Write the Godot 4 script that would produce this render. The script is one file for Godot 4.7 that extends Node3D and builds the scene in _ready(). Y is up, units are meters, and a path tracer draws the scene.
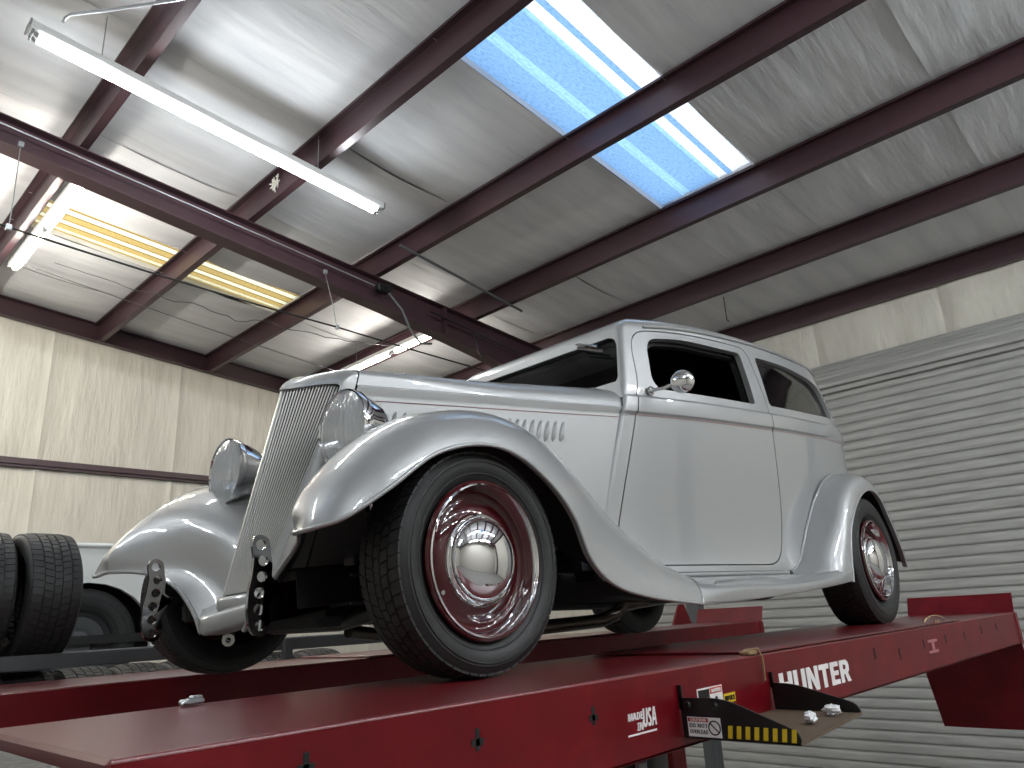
extends Node3D
# A silver pre-war sedan on a red alignment rack inside a steel workshop.
# x runs from the front of the car to its rear, z towards the viewer, y up.

const RUN := 1.80            # top of the runways
const EYE := 1.948
const ROOF := 6.338          # underside of the roof above the viewer; falls 1 in 12 along x
const PITCH := 1.0 / 12.0
const CARX := 1.417
const CARZ := -2.25
const PURLIN0 := 1.385
const BAY := 1.53

var mats := {}
var taken := {}

# ------------------------------------------------------------------ mesh builder
class MB:
	var p := PackedVector3Array()

	func tri(a: Vector3, b: Vector3, c: Vector3) -> void:
		p.append(a); p.append(b); p.append(c)

	func quad(a: Vector3, b: Vector3, c: Vector3, d: Vector3) -> void:
		tri(a, b, c); tri(a, c, d)

	func out(a: Vector3, b: Vector3, c: Vector3, from: Vector3) -> void:
		if (b - a).cross(c - a).dot((a + b + c) / 3.0 - from) < 0.0:
			tri(a, c, b)
		else:
			tri(a, b, c)

	func out4(a: Vector3, b: Vector3, c: Vector3, d: Vector3, from: Vector3) -> void:
		out(a, b, c, from); out(a, c, d, from)

	func box(at: Vector3, size: Vector3, bevel := 0.0, turn := Basis.IDENTITY) -> void:
		var h := size / 2.0
		var e := minf(bevel, minf(h.x, minf(h.y, h.z)) * 0.95)
		if e <= 0.0:
			var v := []
			for i in 8:
				v.append(at + turn * Vector3(h.x * (1 if i & 1 else -1), h.y * (1 if i & 2 else -1), h.z * (1 if i & 4 else -1)))
			for f in [[0, 1, 3, 2], [4, 5, 7, 6], [0, 1, 5, 4], [2, 3, 7, 6], [0, 2, 6, 4], [1, 3, 7, 5]]:
				out4(v[f[0]], v[f[1]], v[f[2]], v[f[3]], at)
			return
		var q := {}
		for sx in [-1, 1]:
			for sy in [-1, 1]:
				for sz in [-1, 1]:
					var s := Vector3(sx, sy, sz)
					for ax in 3:
						var c := Vector3(h.x - e, h.y - e, h.z - e)
						c[ax] = h[ax]
						q[[sx, sy, sz, ax]] = at + turn * (c * s)
					out(q[[sx, sy, sz, 0]], q[[sx, sy, sz, 1]], q[[sx, sy, sz, 2]], at)
		for s in [-1, 1]:
			out4(q[[s, -1, -1, 0]], q[[s, 1, -1, 0]], q[[s, 1, 1, 0]], q[[s, -1, 1, 0]], at)
			out4(q[[-1, s, -1, 1]], q[[1, s, -1, 1]], q[[1, s, 1, 1]], q[[-1, s, 1, 1]], at)
			out4(q[[-1, -1, s, 2]], q[[1, -1, s, 2]], q[[1, 1, s, 2]], q[[-1, 1, s, 2]], at)
			for t in [-1, 1]:
				out4(q[[s, t, -1, 0]], q[[s, t, 1, 0]], q[[s, t, 1, 1]], q[[s, t, -1, 1]], at)
				out4(q[[s, -1, t, 0]], q[[s, 1, t, 0]], q[[s, 1, t, 2]], q[[s, -1, t, 2]], at)
				out4(q[[-1, s, t, 1]], q[[1, s, t, 1]], q[[1, s, t, 2]], q[[-1, s, t, 2]], at)

	func span(a: Vector3, b: Vector3, bevel := 0.0) -> void:
		box((a + b) / 2.0, (b - a).abs(), bevel)

	func bar(a: Vector3, b: Vector3, w: float, h: float, bevel := 0.0, up := Vector3.UP) -> void:
		var z := (b - a).normalized()
		var x := up.cross(z).normalized()
		var y := z.cross(x)
		box((a + b) / 2.0, Vector3(w, h, a.distance_to(b)), bevel, Basis(x, y, z))

	func tube(path: Array, r: float, n := 8, cap := true, r_end := -1.0) -> void:
		var rings := []
		var side := Vector3.ZERO
		for i in path.size():
			var d: Vector3 = (path[mini(i + 1, path.size() - 1)] - path[maxi(i - 1, 0)])
			d = d.normalized()
			if side == Vector3.ZERO:
				side = d.cross(Vector3.UP if absf(d.y) < 0.9 else Vector3.RIGHT).normalized()
			else:
				side = (side - d * side.dot(d)).normalized()
			var up := side.cross(d)
			var rr := r if r_end < 0.0 else lerpf(r, r_end, float(i) / (path.size() - 1))
			var ring := []
			for k in n:
				var a := TAU * k / n
				ring.append(path[i] + (side * cos(a) + up * sin(a)) * rr)
			rings.append(ring)
		for i in path.size() - 1:
			for k in n:
				var l := (k + 1) % n
				quad(rings[i][k], rings[i][l], rings[i + 1][l], rings[i + 1][k])
		if cap:
			for e in [0, path.size() - 1]:
				for k in n:
					tri(path[e], rings[e][k], rings[e][(k + 1) % n])

	# profile: Vector2(radius, along); turned about the axis of t.basis.z
	func lathe(profile: Array, t: Transform3D, n := 32) -> void:
		for i in profile.size() - 1:
			for k in n:
				var a := TAU * k / n
				var b := TAU * (k + 1) / n
				var p0: Vector2 = profile[i]
				var p1: Vector2 = profile[i + 1]
				var v0 := t * Vector3(cos(a) * p0.x, sin(a) * p0.x, p0.y)
				var v1 := t * Vector3(cos(b) * p0.x, sin(b) * p0.x, p0.y)
				var v2 := t * Vector3(cos(b) * p1.x, sin(b) * p1.x, p1.y)
				var v3 := t * Vector3(cos(a) * p1.x, sin(a) * p1.x, p1.y)
				if p0.x > 1e-5:
					tri(v0, v1, v2)
				if p1.x > 1e-5:
					tri(v0, v2, v3)

	# rows: array of arrays of points
	func grid(rows: Array, closed := false) -> void:
		for i in rows.size() - 1:
			var n: int = rows[i].size()
			for k in (n if closed else n - 1):
				var l := (k + 1) % n
				quad(rows[i][k], rows[i][l], rows[i + 1][l], rows[i + 1][k])

	# a flat outline given depth along t.basis.z
	func slab(poly: PackedVector2Array, depth: float, t: Transform3D, sides := true) -> void:
		var ix := Geometry2D.triangulate_polygon(poly)
		for z in [0.0, depth]:
			for k in range(0, ix.size(), 3):
				var a := t * Vector3(poly[ix[k]].x, poly[ix[k]].y, z)
				var b := t * Vector3(poly[ix[k + 1]].x, poly[ix[k + 1]].y, z)
				var c := t * Vector3(poly[ix[k + 2]].x, poly[ix[k + 2]].y, z)
				out(a, b, c, t * Vector3(poly[ix[k]].x, poly[ix[k]].y, depth / 2.0))
		if sides:
			edge(poly, depth, t)

	func edge(poly: PackedVector2Array, depth: float, t: Transform3D) -> void:
		for k in poly.size():
			var a := poly[k]
			var b := poly[(k + 1) % poly.size()]
			quad(t * Vector3(a.x, a.y, 0), t * Vector3(b.x, b.y, 0), t * Vector3(b.x, b.y, depth), t * Vector3(a.x, a.y, depth))

	func mirrored() -> MB:
		var m := MB.new()
		for k in range(0, p.size(), 3):
			m.tri(p[k] * Vector3(1, 1, -1), p[k + 2] * Vector3(1, 1, -1), p[k + 1] * Vector3(1, 1, -1))
		return m

	func mesh(soft := 40.0) -> ArrayMesh:
		var n := p.size() / 3
		var faces := PackedVector3Array()
		var at := {}
		faces.resize(n)
		for f in n:
			faces[f] = (p[f * 3 + 1] - p[f * 3]).cross(p[f * 3 + 2] - p[f * 3])
			if soft > 0.0:
				for k in 3:
					var key := Vector3i((p[f * 3 + k] * 20000.0).round())
					if at.has(key):
						at[key].append(f)
					else:
						at[key] = PackedInt32Array([f])
		var lim := cos(deg_to_rad(soft))
		var v := PackedVector3Array()
		var nn := PackedVector3Array()
		for f in n:
			var fn := faces[f].normalized()
			if fn == Vector3.ZERO:
				continue
			for k in [0, 2, 1]:
				var q := p[f * 3 + k]
				var s := Vector3.ZERO
				if soft > 0.0:
					for o in at[Vector3i((q * 20000.0).round())]:
						if faces[o].normalized().dot(fn) > lim:
							s += faces[o]
				v.append(q)
				nn.append(s.normalized() if s.length_squared() > 1e-20 else fn)
		var a := []
		a.resize(Mesh.ARRAY_MAX)
		a[Mesh.ARRAY_VERTEX] = v
		a[Mesh.ARRAY_NORMAL] = nn
		var m := ArrayMesh.new()
		m.add_surface_from_arrays(Mesh.PRIMITIVE_TRIANGLES, a)
		return m

# ------------------------------------------------------------------ scene helpers
func numbered(called: String) -> String:
	var k: int = taken.get(called, 0)
	taken[called] = k + 1
	return called if k == 0 else "%s_%03d" % [called, k]

func tag(o: Node, label: String, category: String, group := "", kind := "") -> Node:
	if label: o.set_meta("label", label)
	if category: o.set_meta("category", category)
	if group: o.set_meta("group", group)
	if kind: o.set_meta("kind", kind)
	return o

func thing(called: String, at := Vector3.ZERO, turn := 0.0) -> Node3D:
	var o := Node3D.new()
	o.name = numbered(called)
	add_child(o)
	o.position = at
	o.rotation.y = turn
	return o

func put(called: String, m: Mesh, material: Material, parent: Node = null, at := Transform3D.IDENTITY) -> MeshInstance3D:
	var o := MeshInstance3D.new()
	o.mesh = m
	o.material_override = material
	o.transform = at
	if parent == null:
		o.name = numbered(called)
		add_child(o)
	else:
		o.name = called
		parent.add_child(o, true)
	return o

func build(called: String, b: MB, material: Material, parent: Node = null, soft := 40.0) -> MeshInstance3D:
	return put(called, b.mesh(soft), material, parent)

func lettering(called: String, text: String, material: Material, parent: Node, at: Transform3D, width: float, height: float, bold := 700, deep := 0.002) -> void:
	var f := SystemFont.new()
	f.font_names = PackedStringArray(["Droid Sans"])
	f.font_weight = bold
	var m := TextMesh.new()
	m.text = text
	m.font = f
	m.font_size = 32
	m.pixel_size = 0.01
	m.depth = 0.01
	m.curve_step = 2.0
	var b := m.get_aabb()
	var s := Vector3(width / b.size.x, height / b.size.y, deep / 0.01)
	var o := put(called, m, material, parent, at * Transform3D(Basis.from_scale(s), -(b.get_center()) * s))
	o.set_meta("label", "lettering")

static func curve(xs: Array, x: float) -> float:   # xs: [[x, y], ...], smooth
	var n := xs.size()
	if x <= xs[0][0]: return xs[0][1]
	if x >= xs[n - 1][0]: return xs[n - 1][1]
	for i in n - 1:
		if x <= xs[i + 1][0]:
			var x0: float = xs[i][0]
			var x1: float = xs[i + 1][0]
			var y0: float = xs[i][1]
			var y1: float = xs[i + 1][1]
			var m0: float = (y1 - y0) / (x1 - x0)
			var m1 := m0
			if i > 0: m0 = (y1 - xs[i - 1][1]) / (x1 - xs[i - 1][0])
			if i < n - 2: m1 = (xs[i + 2][1] - y0) / (xs[i + 2][0] - x0)
			var h := x1 - x0
			var t := (x - x0) / h
			return y0 * (2*t*t*t - 3*t*t + 1) + m0 * h * (t*t*t - 2*t*t + t) + y1 * (3*t*t - 2*t*t*t) + m1 * h * (t*t*t - t*t)
	return xs[n - 1][1]

static func through(pts: Array, t: float) -> Vector3:   # Catmull-Rom, t in 0..n-1
	var n := pts.size()
	var i := clampi(int(floor(t)), 0, n - 2)
	var f := t - i
	var a: Vector3 = pts[maxi(i - 1, 0)]
	var b: Vector3 = pts[i]
	var c: Vector3 = pts[i + 1]
	var d: Vector3 = pts[mini(i + 2, n - 1)]
	if i == 0: a = b * 2 - c
	if i == n - 2: d = c * 2 - b
	return b.cubic_interpolate(c, a, d, f)

static func rounded(poly: PackedVector2Array, radii: Array, steps := 6) -> PackedVector2Array:
	var o := PackedVector2Array()
	var n := poly.size()
	for i in n:
		var b := poly[i]
		var r: float = radii[i % radii.size()]
		var da := (poly[(i + n - 1) % n] - b)
		var dc := (poly[(i + 1) % n] - b)
		if r <= 0.0:
			o.append(b)
			continue
		var e := minf(r, minf(da.length(), dc.length()) * 0.49)
		var s := b + da.normalized() * e
		var t := b + dc.normalized() * e
		for k in steps + 1:
			var u := float(k) / steps
			o.append(s.lerp(b, u).lerp(b.lerp(t, u), u))
	return o

# ------------------------------------------------------------------ materials
func noise(freq: float, seed_: int, octaves := 3, kind := FastNoiseLite.TYPE_SIMPLEX_SMOOTH) -> FastNoiseLite:
	var n := FastNoiseLite.new()
	n.noise_type = kind
	n.frequency = freq
	n.seed = seed_
	n.fractal_octaves = octaves
	return n

func noise_tex(freq: float, seed_: int, ramp: Array, size := 512, octaves := 4, flip := false) -> NoiseTexture2D:
	var t := NoiseTexture2D.new()
	t.width = size
	t.height = size
	t.seamless = true
	t.noise = noise(freq, seed_, octaves)
	if ramp.size():
		var g := Gradient.new()
		g.offsets = PackedFloat32Array(ramp.map(func(e): return e[0]))
		g.colors = PackedColorArray(ramp.map(func(e): return e[1]))
		t.color_ramp = g
	return t

func mat(called: String, color: Color, rough := 0.5, metal := 0.0) -> StandardMaterial3D:
	var m := StandardMaterial3D.new()
	m.resource_name = called
	m.albedo_color = color
	m.roughness = rough
	m.metallic = metal
	mats[called] = m
	return m

func planar(m: StandardMaterial3D, scale: Vector3, world := true) -> StandardMaterial3D:
	m.uv1_triplanar = true
	m.uv1_world_triplanar = world
	m.uv1_scale = scale
	m.uv1_triplanar_sharpness = 4.0
	return m

func coat(m: StandardMaterial3D, rough := 0.03, amount := 1.0) -> StandardMaterial3D:
	m.clearcoat_enabled = true
	m.clearcoat = amount
	m.clearcoat_roughness = rough
	return m

func glow(m: StandardMaterial3D, c: Color, energy: float) -> StandardMaterial3D:
	m.emission_enabled = true
	m.emission = c
	m.emission_energy_multiplier = energy
	return m

func make_materials() -> void:
	var m := coat(mat("silver_paint", Color(0.60, 0.605, 0.61), 0.42, 0.45), 0.02)
	mat("chrome", Color(0.88, 0.88, 0.89), 0.045, 1.0)
	mat("polished_steel", Color(0.66, 0.66, 0.67), 0.1, 1.0)
	mat("aluminium_bar", Color(0.74, 0.74, 0.73), 0.35, 0.6)
	coat(mat("wheel_red", Color(0.235, 0.014, 0.042), 0.35), 0.03).metallic_specular = 0.15
	mat("pinstripe_red", Color(0.55, 0.33, 0.34), 0.4)
	m = mat("rubber", Color(0.135, 0.138, 0.142), 0.6)
	m.albedo_texture = noise_tex(0.02, 4, [[0.0, Color(0.75, 0.75, 0.75)], [1.0, Color(1, 1, 1)]], 256)
	planar(m, Vector3(3, 3, 3), false)
	mat("black_underside", Color(0.035, 0.036, 0.04), 0.7)
	mat("black_steel", Color(0.06, 0.06, 0.065), 0.35)
	mat("dark_pipe", Color(0.3, 0.28, 0.26), 0.35, 0.9)
	m = mat("dark_glass", Color(0.012, 0.013, 0.02, 0.93), 0.02)
	m.transparency = BaseMaterial3D.TRANSPARENCY_ALPHA
	m = mat("smoked_glass", Color(0.03, 0.035, 0.04, 0.8), 0.02)
	m.transparency = BaseMaterial3D.TRANSPARENCY_ALPHA
	m = mat("lens_glass", Color(0.84, 0.86, 0.88, 0.36), 0.1)
	m.transparency = BaseMaterial3D.TRANSPARENCY_ALPHA
	m = mat("lift_red", Color(1, 1, 1), 0.36)
	m.metallic_specular = 0.35
	m.albedo_texture = noise_tex(0.012, 11, [[0.0, Color(0.335, 0.012, 0.05)], [0.55, Color(0.365, 0.016, 0.06)], [0.72, Color(0.40, 0.035, 0.08)], [1.0, Color(0.345, 0.016, 0.055)]], 512, 5)
	planar(m, Vector3(0.7, 0.7, 0.7))
	# the same red, worn smooth, with small flecks of trodden-in grit
	m = coat(mat("deck_red", Color(1, 1, 1), 0.3), 0.32, 0.6)
	m.albedo_texture = noise_tex(0.05, 12, [[0.0, Color(0.335, 0.012, 0.05)], [0.4, Color(0.365, 0.016, 0.06)], [0.66, Color(0.39, 0.03, 0.075)], [0.70, Color(0.50, 0.30, 0.30)], [0.74, Color(0.375, 0.02, 0.065)], [1.0, Color(0.345, 0.016, 0.055)]], 1024, 8)
	planar(m, Vector3(1.1, 1.1, 1.8))
	mat("slot_black", Color(0.015, 0.012, 0.014), 0.8)
	m = mat("ceiling_fabric", Color(1, 1, 1), 0.62)
	m.albedo_texture = noise_tex(0.01, 21, [[0.0, Color(0.78, 0.785, 0.80)], [0.5, Color(0.83, 0.835, 0.845)], [1.0, Color(0.87, 0.87, 0.88)]], 512)
	m.heightmap_enabled = true
	m.heightmap_texture = noise_tex(0.011, 22, [], 1024, 5)
	m.heightmap_scale = 0.6
	planar(m, Vector3(0.10, 0.5, 0.75))
	m = mat("wall_fabric", Color(1, 1, 1), 0.6)
	m.albedo_texture = noise_tex(0.01, 31, [[0.0, Color(0.735, 0.72, 0.68)], [0.5, Color(0.77, 0.755, 0.715)], [1.0, Color(0.80, 0.785, 0.745)]], 512)
	m.heightmap_enabled = true
	m.heightmap_texture = noise_tex(0.012, 32, [], 1024, 5)
	m.heightmap_scale = 1.1
	planar(m, Vector3(0.8, 0.14, 0.5))
	m = mat("purlin_primer", Color(1, 1, 1), 0.42)
	m.albedo_texture = noise_tex(0.01, 51, [[0.0, Color(0.215, 0.14, 0.165)], [0.6, Color(0.25, 0.162, 0.187)], [1.0, Color(0.285, 0.19, 0.21)]], 256)
	planar(m, Vector3(0.3, 0.6, 0.15))
	m = mat("door_steel", Color(1, 1, 1), 0.45)
	m.albedo_texture = noise_tex(0.02, 61, [[0.0, Color(0.55, 0.55, 0.545)], [0.5, Color(0.61, 0.61, 0.60)], [1.0, Color(0.66, 0.66, 0.65)]], 512)
	planar(m, Vector3(0.5, 2.0, 0.15))
	mat("hood_steel", Color(0.68, 0.69, 0.69), 0.42)
	m = mat("concrete", Color(1, 1, 1), 0.6)
	m.albedo_texture = noise_tex(0.01, 71, [[0.0, Color(0.48, 0.475, 0.465)], [1.0, Color(0.60, 0.595, 0.58)]], 512, 5)
	planar(m, Vector3(0.3, 0.3, 0.3))
	mat("roof_metal", Color(0.6, 0.6, 0.6), 0.5, 0.3)
	mat("white_enamel", Color(0.86, 0.87, 0.87), 0.4)
	glow(mat("fluorescent_tube", Color(0.95, 0.95, 0.95), 0.4), Color(1.0, 0.99, 0.97), 12.0)
	glow(mat("fluorescent_tube_warm", Color(0.95, 0.95, 0.95), 0.4), Color(1.0, 0.97, 0.90), 7.0)
	for d in [["skylight_blue", Color(0.55, 0.71, 0.87)], ["skylight_pale_blue", Color(0.66, 0.83, 0.95)], ["skylight_clear", Color(1.0, 1.0, 1.0)], ["skylight_amber", Color(0.78, 0.66, 0.40)], ["skylight_amber_dark", Color(0.62, 0.50, 0.26)], ["skylight_cream", Color(1.0, 0.97, 0.82)]]:  # clear white paints sunlit panel, the blues paint panel out of the sun
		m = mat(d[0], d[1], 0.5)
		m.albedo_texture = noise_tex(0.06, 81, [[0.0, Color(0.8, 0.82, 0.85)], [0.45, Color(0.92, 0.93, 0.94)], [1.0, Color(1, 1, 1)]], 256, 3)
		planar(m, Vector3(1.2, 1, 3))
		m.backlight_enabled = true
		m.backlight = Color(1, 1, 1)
	coat(mat("white_paint", Color(0.84, 0.85, 0.84), 0.3), 0.05)
	mat("grey_steel", Color(0.30, 0.31, 0.32), 0.5)
	mat("decal_white", Color(0.85, 0.84, 0.84), 0.5)
	mat("decal_faded", Color(0.62, 0.38, 0.41), 0.5)
	mat("decal_red", Color(0.62, 0.12, 0.08), 0.5)
	mat("decal_orange", Color(0.72, 0.22, 0.10), 0.5)
	mat("decal_black", Color(0.04, 0.04, 0.05), 0.5)
	mat("decal_yellow", Color(0.78, 0.66, 0.08), 0.5)
	mat("tray_rust", Color(0.32, 0.26, 0.2), 0.7)
	mat("tissue", Color(0.86, 0.86, 0.87), 0.9)
	mat("galvanised", Color(0.62, 0.63, 0.64), 0.4, 0.7)
	mat("brass_wire", Color(0.66, 0.55, 0.42), 0.4, 0.6)
	mat("cable_black", Color(0.04, 0.04, 0.045), 0.6)
	m = mat("rough_grey", Color(1, 1, 1), 0.8)
	m.albedo_texture = noise_tex(0.05, 91, [[0.0, Color(0.2, 0.2, 0.19)], [1.0, Color(0.42, 0.41, 0.38)]], 256)
	planar(m, Vector3(3, 3, 3))

# ------------------------------------------------------------------ main
func _ready() -> void:
	# camera
	var cam := Camera3D.new()
	cam.name = "camera"
	add_child(cam)
	var yaw := deg_to_rad(47.052)
	var pitch := deg_to_rad(17.565)
	var roll := deg_to_rad(-3.325)
	var fw := Vector3(sin(yaw) * cos(pitch), sin(pitch), -cos(yaw) * cos(pitch))
	var rt := fw.cross(Vector3.UP).normalized()
	var up := rt.cross(fw)
	var r2 := rt * cos(roll) + up * sin(roll)
	var u2 := -rt * sin(roll) + up * cos(roll)
	cam.transform = Transform3D(Basis(r2, u2, -fw), Vector3(0, EYE, 0))
	cam.fov = 55.18
	cam.near = 0.05
	cam.current = true
	# sky: a bright white overcast, seen only through the roof panels
	var env := Environment.new()
	var sky := Sky.new()
	var sm := ProceduralSkyMaterial.new()
	sm.sky_top_color = Color(0.93, 0.96, 1.0)
	sm.sky_horizon_color = Color(0.93, 0.95, 0.98)
	sm.ground_bottom_color = Color(0.4, 0.4, 0.4)
	sm.ground_horizon_color = Color(0.6, 0.6, 0.6)
	sm.sky_energy_multiplier = 1.0
	sky.sky_material = sm
	env.background_mode = Environment.BG_SKY
	env.sky = sky
	env.background_energy_multiplier = 2.9
	env.tonemap_mode = Environment.TONE_MAPPER_LINEAR
	env.tonemap_exposure = 1.15
	env.sdfgi_enabled = true
	env.ssao_enabled = true
	env.ssil_enabled = true
	var we := WorldEnvironment.new()
	we.name = "surroundings"
	we.environment = env
	add_child(we)

	make_materials()
	build_room()
	build_lights()
	build_car()
	build_lift()
	build_yard()

# ------------------------------------------------------------------ the room
const X0 := -7.0
const X1 := 9.16
const Z0 := -10.5
const Z1 := 7.0
# skylights: [first purlin bay, last bay, z from, z to]
const SKY := [[1, 3, -3.34, -2.33], [0, 2, -8.36, -7.69], [0, 2, 2.2, 3.2], [-4, -2, 2.2, 3.2], [-4, -2, -3.34, -2.33], [-4, -2, -8.36, -7.69]]
const STRIPS := [-10.5, -9.4, -8.36, -7.69, -6.3, -4.85, -3.34, -2.33, -0.8, 0.7, 2.2, 3.2, 4.5, 5.8, 7.0]

func roof(x: float) -> float:
	return ROOF - x * PITCH

func is_sky(bay: int, za: float, zb: float) -> bool:
	for s in SKY:
		if bay >= s[0] and bay < s[1] and za > s[2] - 0.01 and zb < s[3] + 0.01:
			return true
	return false

func structure(called: String, label: String, category: String) -> Node3D:
	var o := thing(called)
	tag(o, label, category, "", "structure")
	return o

func build_room() -> void:
	var rng := RandomNumberGenerator.new()
	rng.seed = 5
	# floor
	var b := MB.new()
	b.span(Vector3(X0 - 0.2, -0.2, Z0 - 0.2), Vector3(X1 + 0.2, 0, Z1 + 0.2))
	tag(build("floor", b, mats.concrete), "grey concrete workshop floor far below the lift", "floor", "", "structure")
	# ceiling
	var c := structure("ceiling", "sloping metal roof lined with white insulation blanket between maroon purlins", "ceiling")
	var folds := noise(1.1, 7, 3)
	var sagn := noise(0.5, 8, 2)
	var first := -6
	for bay in range(first, 5):
		var xa := maxf(PURLIN0 + BAY * bay + 0.03, X0)
		var xb := minf(PURLIN0 + BAY * (bay + 1) + 0.03, X1)
		if bay == 4: xb = PURLIN0 + BAY * 5 + 0.03
		for s in STRIPS.size() - 1:
			var za: float = STRIPS[s]
			var zb: float = STRIPS[s + 1]
			# sheet metal above, closing the room
			if not is_sky(bay, za, zb):
				b = MB.new()
				b.quad(Vector3(xa, roof(xa) + 0.12, za), Vector3(xb, roof(xb) + 0.12, za), Vector3(xb, roof(xb) + 0.12, zb), Vector3(xa, roof(xa) + 0.12, zb))
				b.quad(Vector3(xa, roof(xa) + 0.15, za), Vector3(xb, roof(xb) + 0.15, za), Vector3(xb, roof(xb) + 0.15, zb), Vector3(xa, roof(xa) + 0.15, zb))
				build("roof_sheet", b, mats.roof_metal, c)
				b = MB.new()
				var rows := []
				var nx := 14
				var nz := int(ceil((zb - za) / 0.07))
				var slack := rng.randf_range(0.7, 1.2)
				for i in nx + 1:
					var row := []
					var u := float(i) / nx
					var x := lerpf(xa, xb, u)
					var hang0 := pow(sin(PI * u), 0.7)
					for j in nz + 1:
						var w := float(j) / nz
						var z := lerpf(za, zb, w)
						var hang := hang0 * smoothstep(0.05, 0.5, z - Z0)
						# folds run along the slope and fade towards the purlins they are pulled over
						var f := folds.get_noise_2d(z * 4.0 + 0.35 * x * sin(z), x * 0.45 + bay * 7.0)
						var y := roof(x) + 0.03 - hang * (0.045 + 0.02 * sagn.get_noise_2d(x, z * 1.5)) * slack + hang * f * 0.009
						y -= hang * 0.006 * pow(absf(2.0 * w - 1.0), 10.0)
						row.append(Vector3(x, y, z))
					rows.append(row)
				b.grid(rows)
				build("insulation_panel", b, mats.ceiling_fabric, c, 60.0)
	# closing strips above both long walls and the low end
	b = MB.new()
	b.span(Vector3(PURLIN0 + BAY * 5, roof(9.0) + 0.0, Z0), Vector3(X1 + 0.2, roof(9.0) + 0.2, Z1))
	build("eave_flashing", b, mats.roof_metal, c)
	# skylight wells and panels
	var n := 0
	for s in SKY:
		n += 1
		var w := structure("window_%d" % n, ["corrugated translucent skylight over the car, its strips tinted as shaded blue and sunlit white", "yellowed corrugated skylight between purlins of the far bay", "corrugated roof skylight behind the viewer over the open bay", "corrugated roof skylight behind the viewer towards the ridge", "corrugated roof skylight over the car towards the ridge", "corrugated roof skylight of the far bay towards the ridge"][n - 1], "skylight")
		var xa: float = PURLIN0 + BAY * s[0] + 0.03
		var xb: float = PURLIN0 + BAY * s[1] + 0.03
		var za: float = s[2]
		var zb: float = s[3]
		var k := MB.new()
		for z in [za, zb]:
			k.quad(Vector3(xa, roof(xa) - 0.008, z), Vector3(xb, roof(xb) - 0.008, z), Vector3(xb, roof(xb) + 0.15, z), Vector3(xa, roof(xa) + 0.15, z))
		for x in [xa, xb]:
			k.quad(Vector3(x, roof(x) + 0.03, za), Vector3(x, roof(x) + 0.03, zb), Vector3(x, roof(x) + 0.15, zb), Vector3(x, roof(x) + 0.15, za))
		build("well", k, mats.ceiling_fabric, w)
		var bands: Array
		if za < -5.0:
			bands = [[0, 0.05, "amber"], [0.05, 0.13, "cream"], [0.13, 0.27, "amber"], [0.27, 0.31, "amber_dark"], [0.31, 0.42, "cream"], [0.42, 0.46, "amber_dark"], [0.46, 0.60, "amber"], [0.60, 0.64, "amber_dark"], [0.64, 0.78, "cream"], [0.78, 0.82, "amber_dark"], [0.82, 1.0, "amber"]]
		else:
			bands = [[0, 0.20, "blue"], [0.20, 0.24, "blue"], [0.24, 0.33, "pale_blue"], [0.33, 0.52, "blue"], [0.52, 0.60, "blue"], [0.60, 0.64, "pale_blue"], [0.64, 0.73, "clear"], [0.73, 0.785, "blue"], [0.785, 1.0, "clear"]]  # sun and shade on the panel are put into the strip tints
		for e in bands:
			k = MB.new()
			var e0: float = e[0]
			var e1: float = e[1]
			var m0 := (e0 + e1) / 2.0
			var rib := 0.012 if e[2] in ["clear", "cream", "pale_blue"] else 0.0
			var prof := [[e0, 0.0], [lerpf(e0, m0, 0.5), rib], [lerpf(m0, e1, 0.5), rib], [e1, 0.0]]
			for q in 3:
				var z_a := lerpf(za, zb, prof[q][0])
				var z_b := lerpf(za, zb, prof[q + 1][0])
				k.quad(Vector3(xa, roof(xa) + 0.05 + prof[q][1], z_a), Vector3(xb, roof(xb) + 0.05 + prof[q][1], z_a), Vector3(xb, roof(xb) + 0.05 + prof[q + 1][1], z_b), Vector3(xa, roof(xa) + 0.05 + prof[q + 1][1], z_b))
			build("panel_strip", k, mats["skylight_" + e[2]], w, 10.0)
	# Z purlins: a flange forward at the top, a flange backward at the bottom
	for k in range(first + 1, 6):
		var x := PURLIN0 + BAY * k
		b = MB.new()
		var y := roof(x)
		var d := 0.25
		b.span(Vector3(x + 0.065, y - d, Z0), Vector3(x + 0.071, y, Z1))
		b.span(Vector3(x, y - 0.006, Z0), Vector3(x + 0.07, y, Z1))
		b.span(Vector3(x, y - 0.022, Z0), Vector3(x + 0.004, y - 0.004, Z1))
		b.span(Vector3(x + 0.066, y - d, Z0), Vector3(x + 0.136, y - d + 0.006, Z1))
		b.span(Vector3(x + 0.132, y - d, Z0), Vector3(x + 0.136, y - d + 0.02, Z1))
		build("purlin", b, mats.purlin_primer, c, 0.0)
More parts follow.
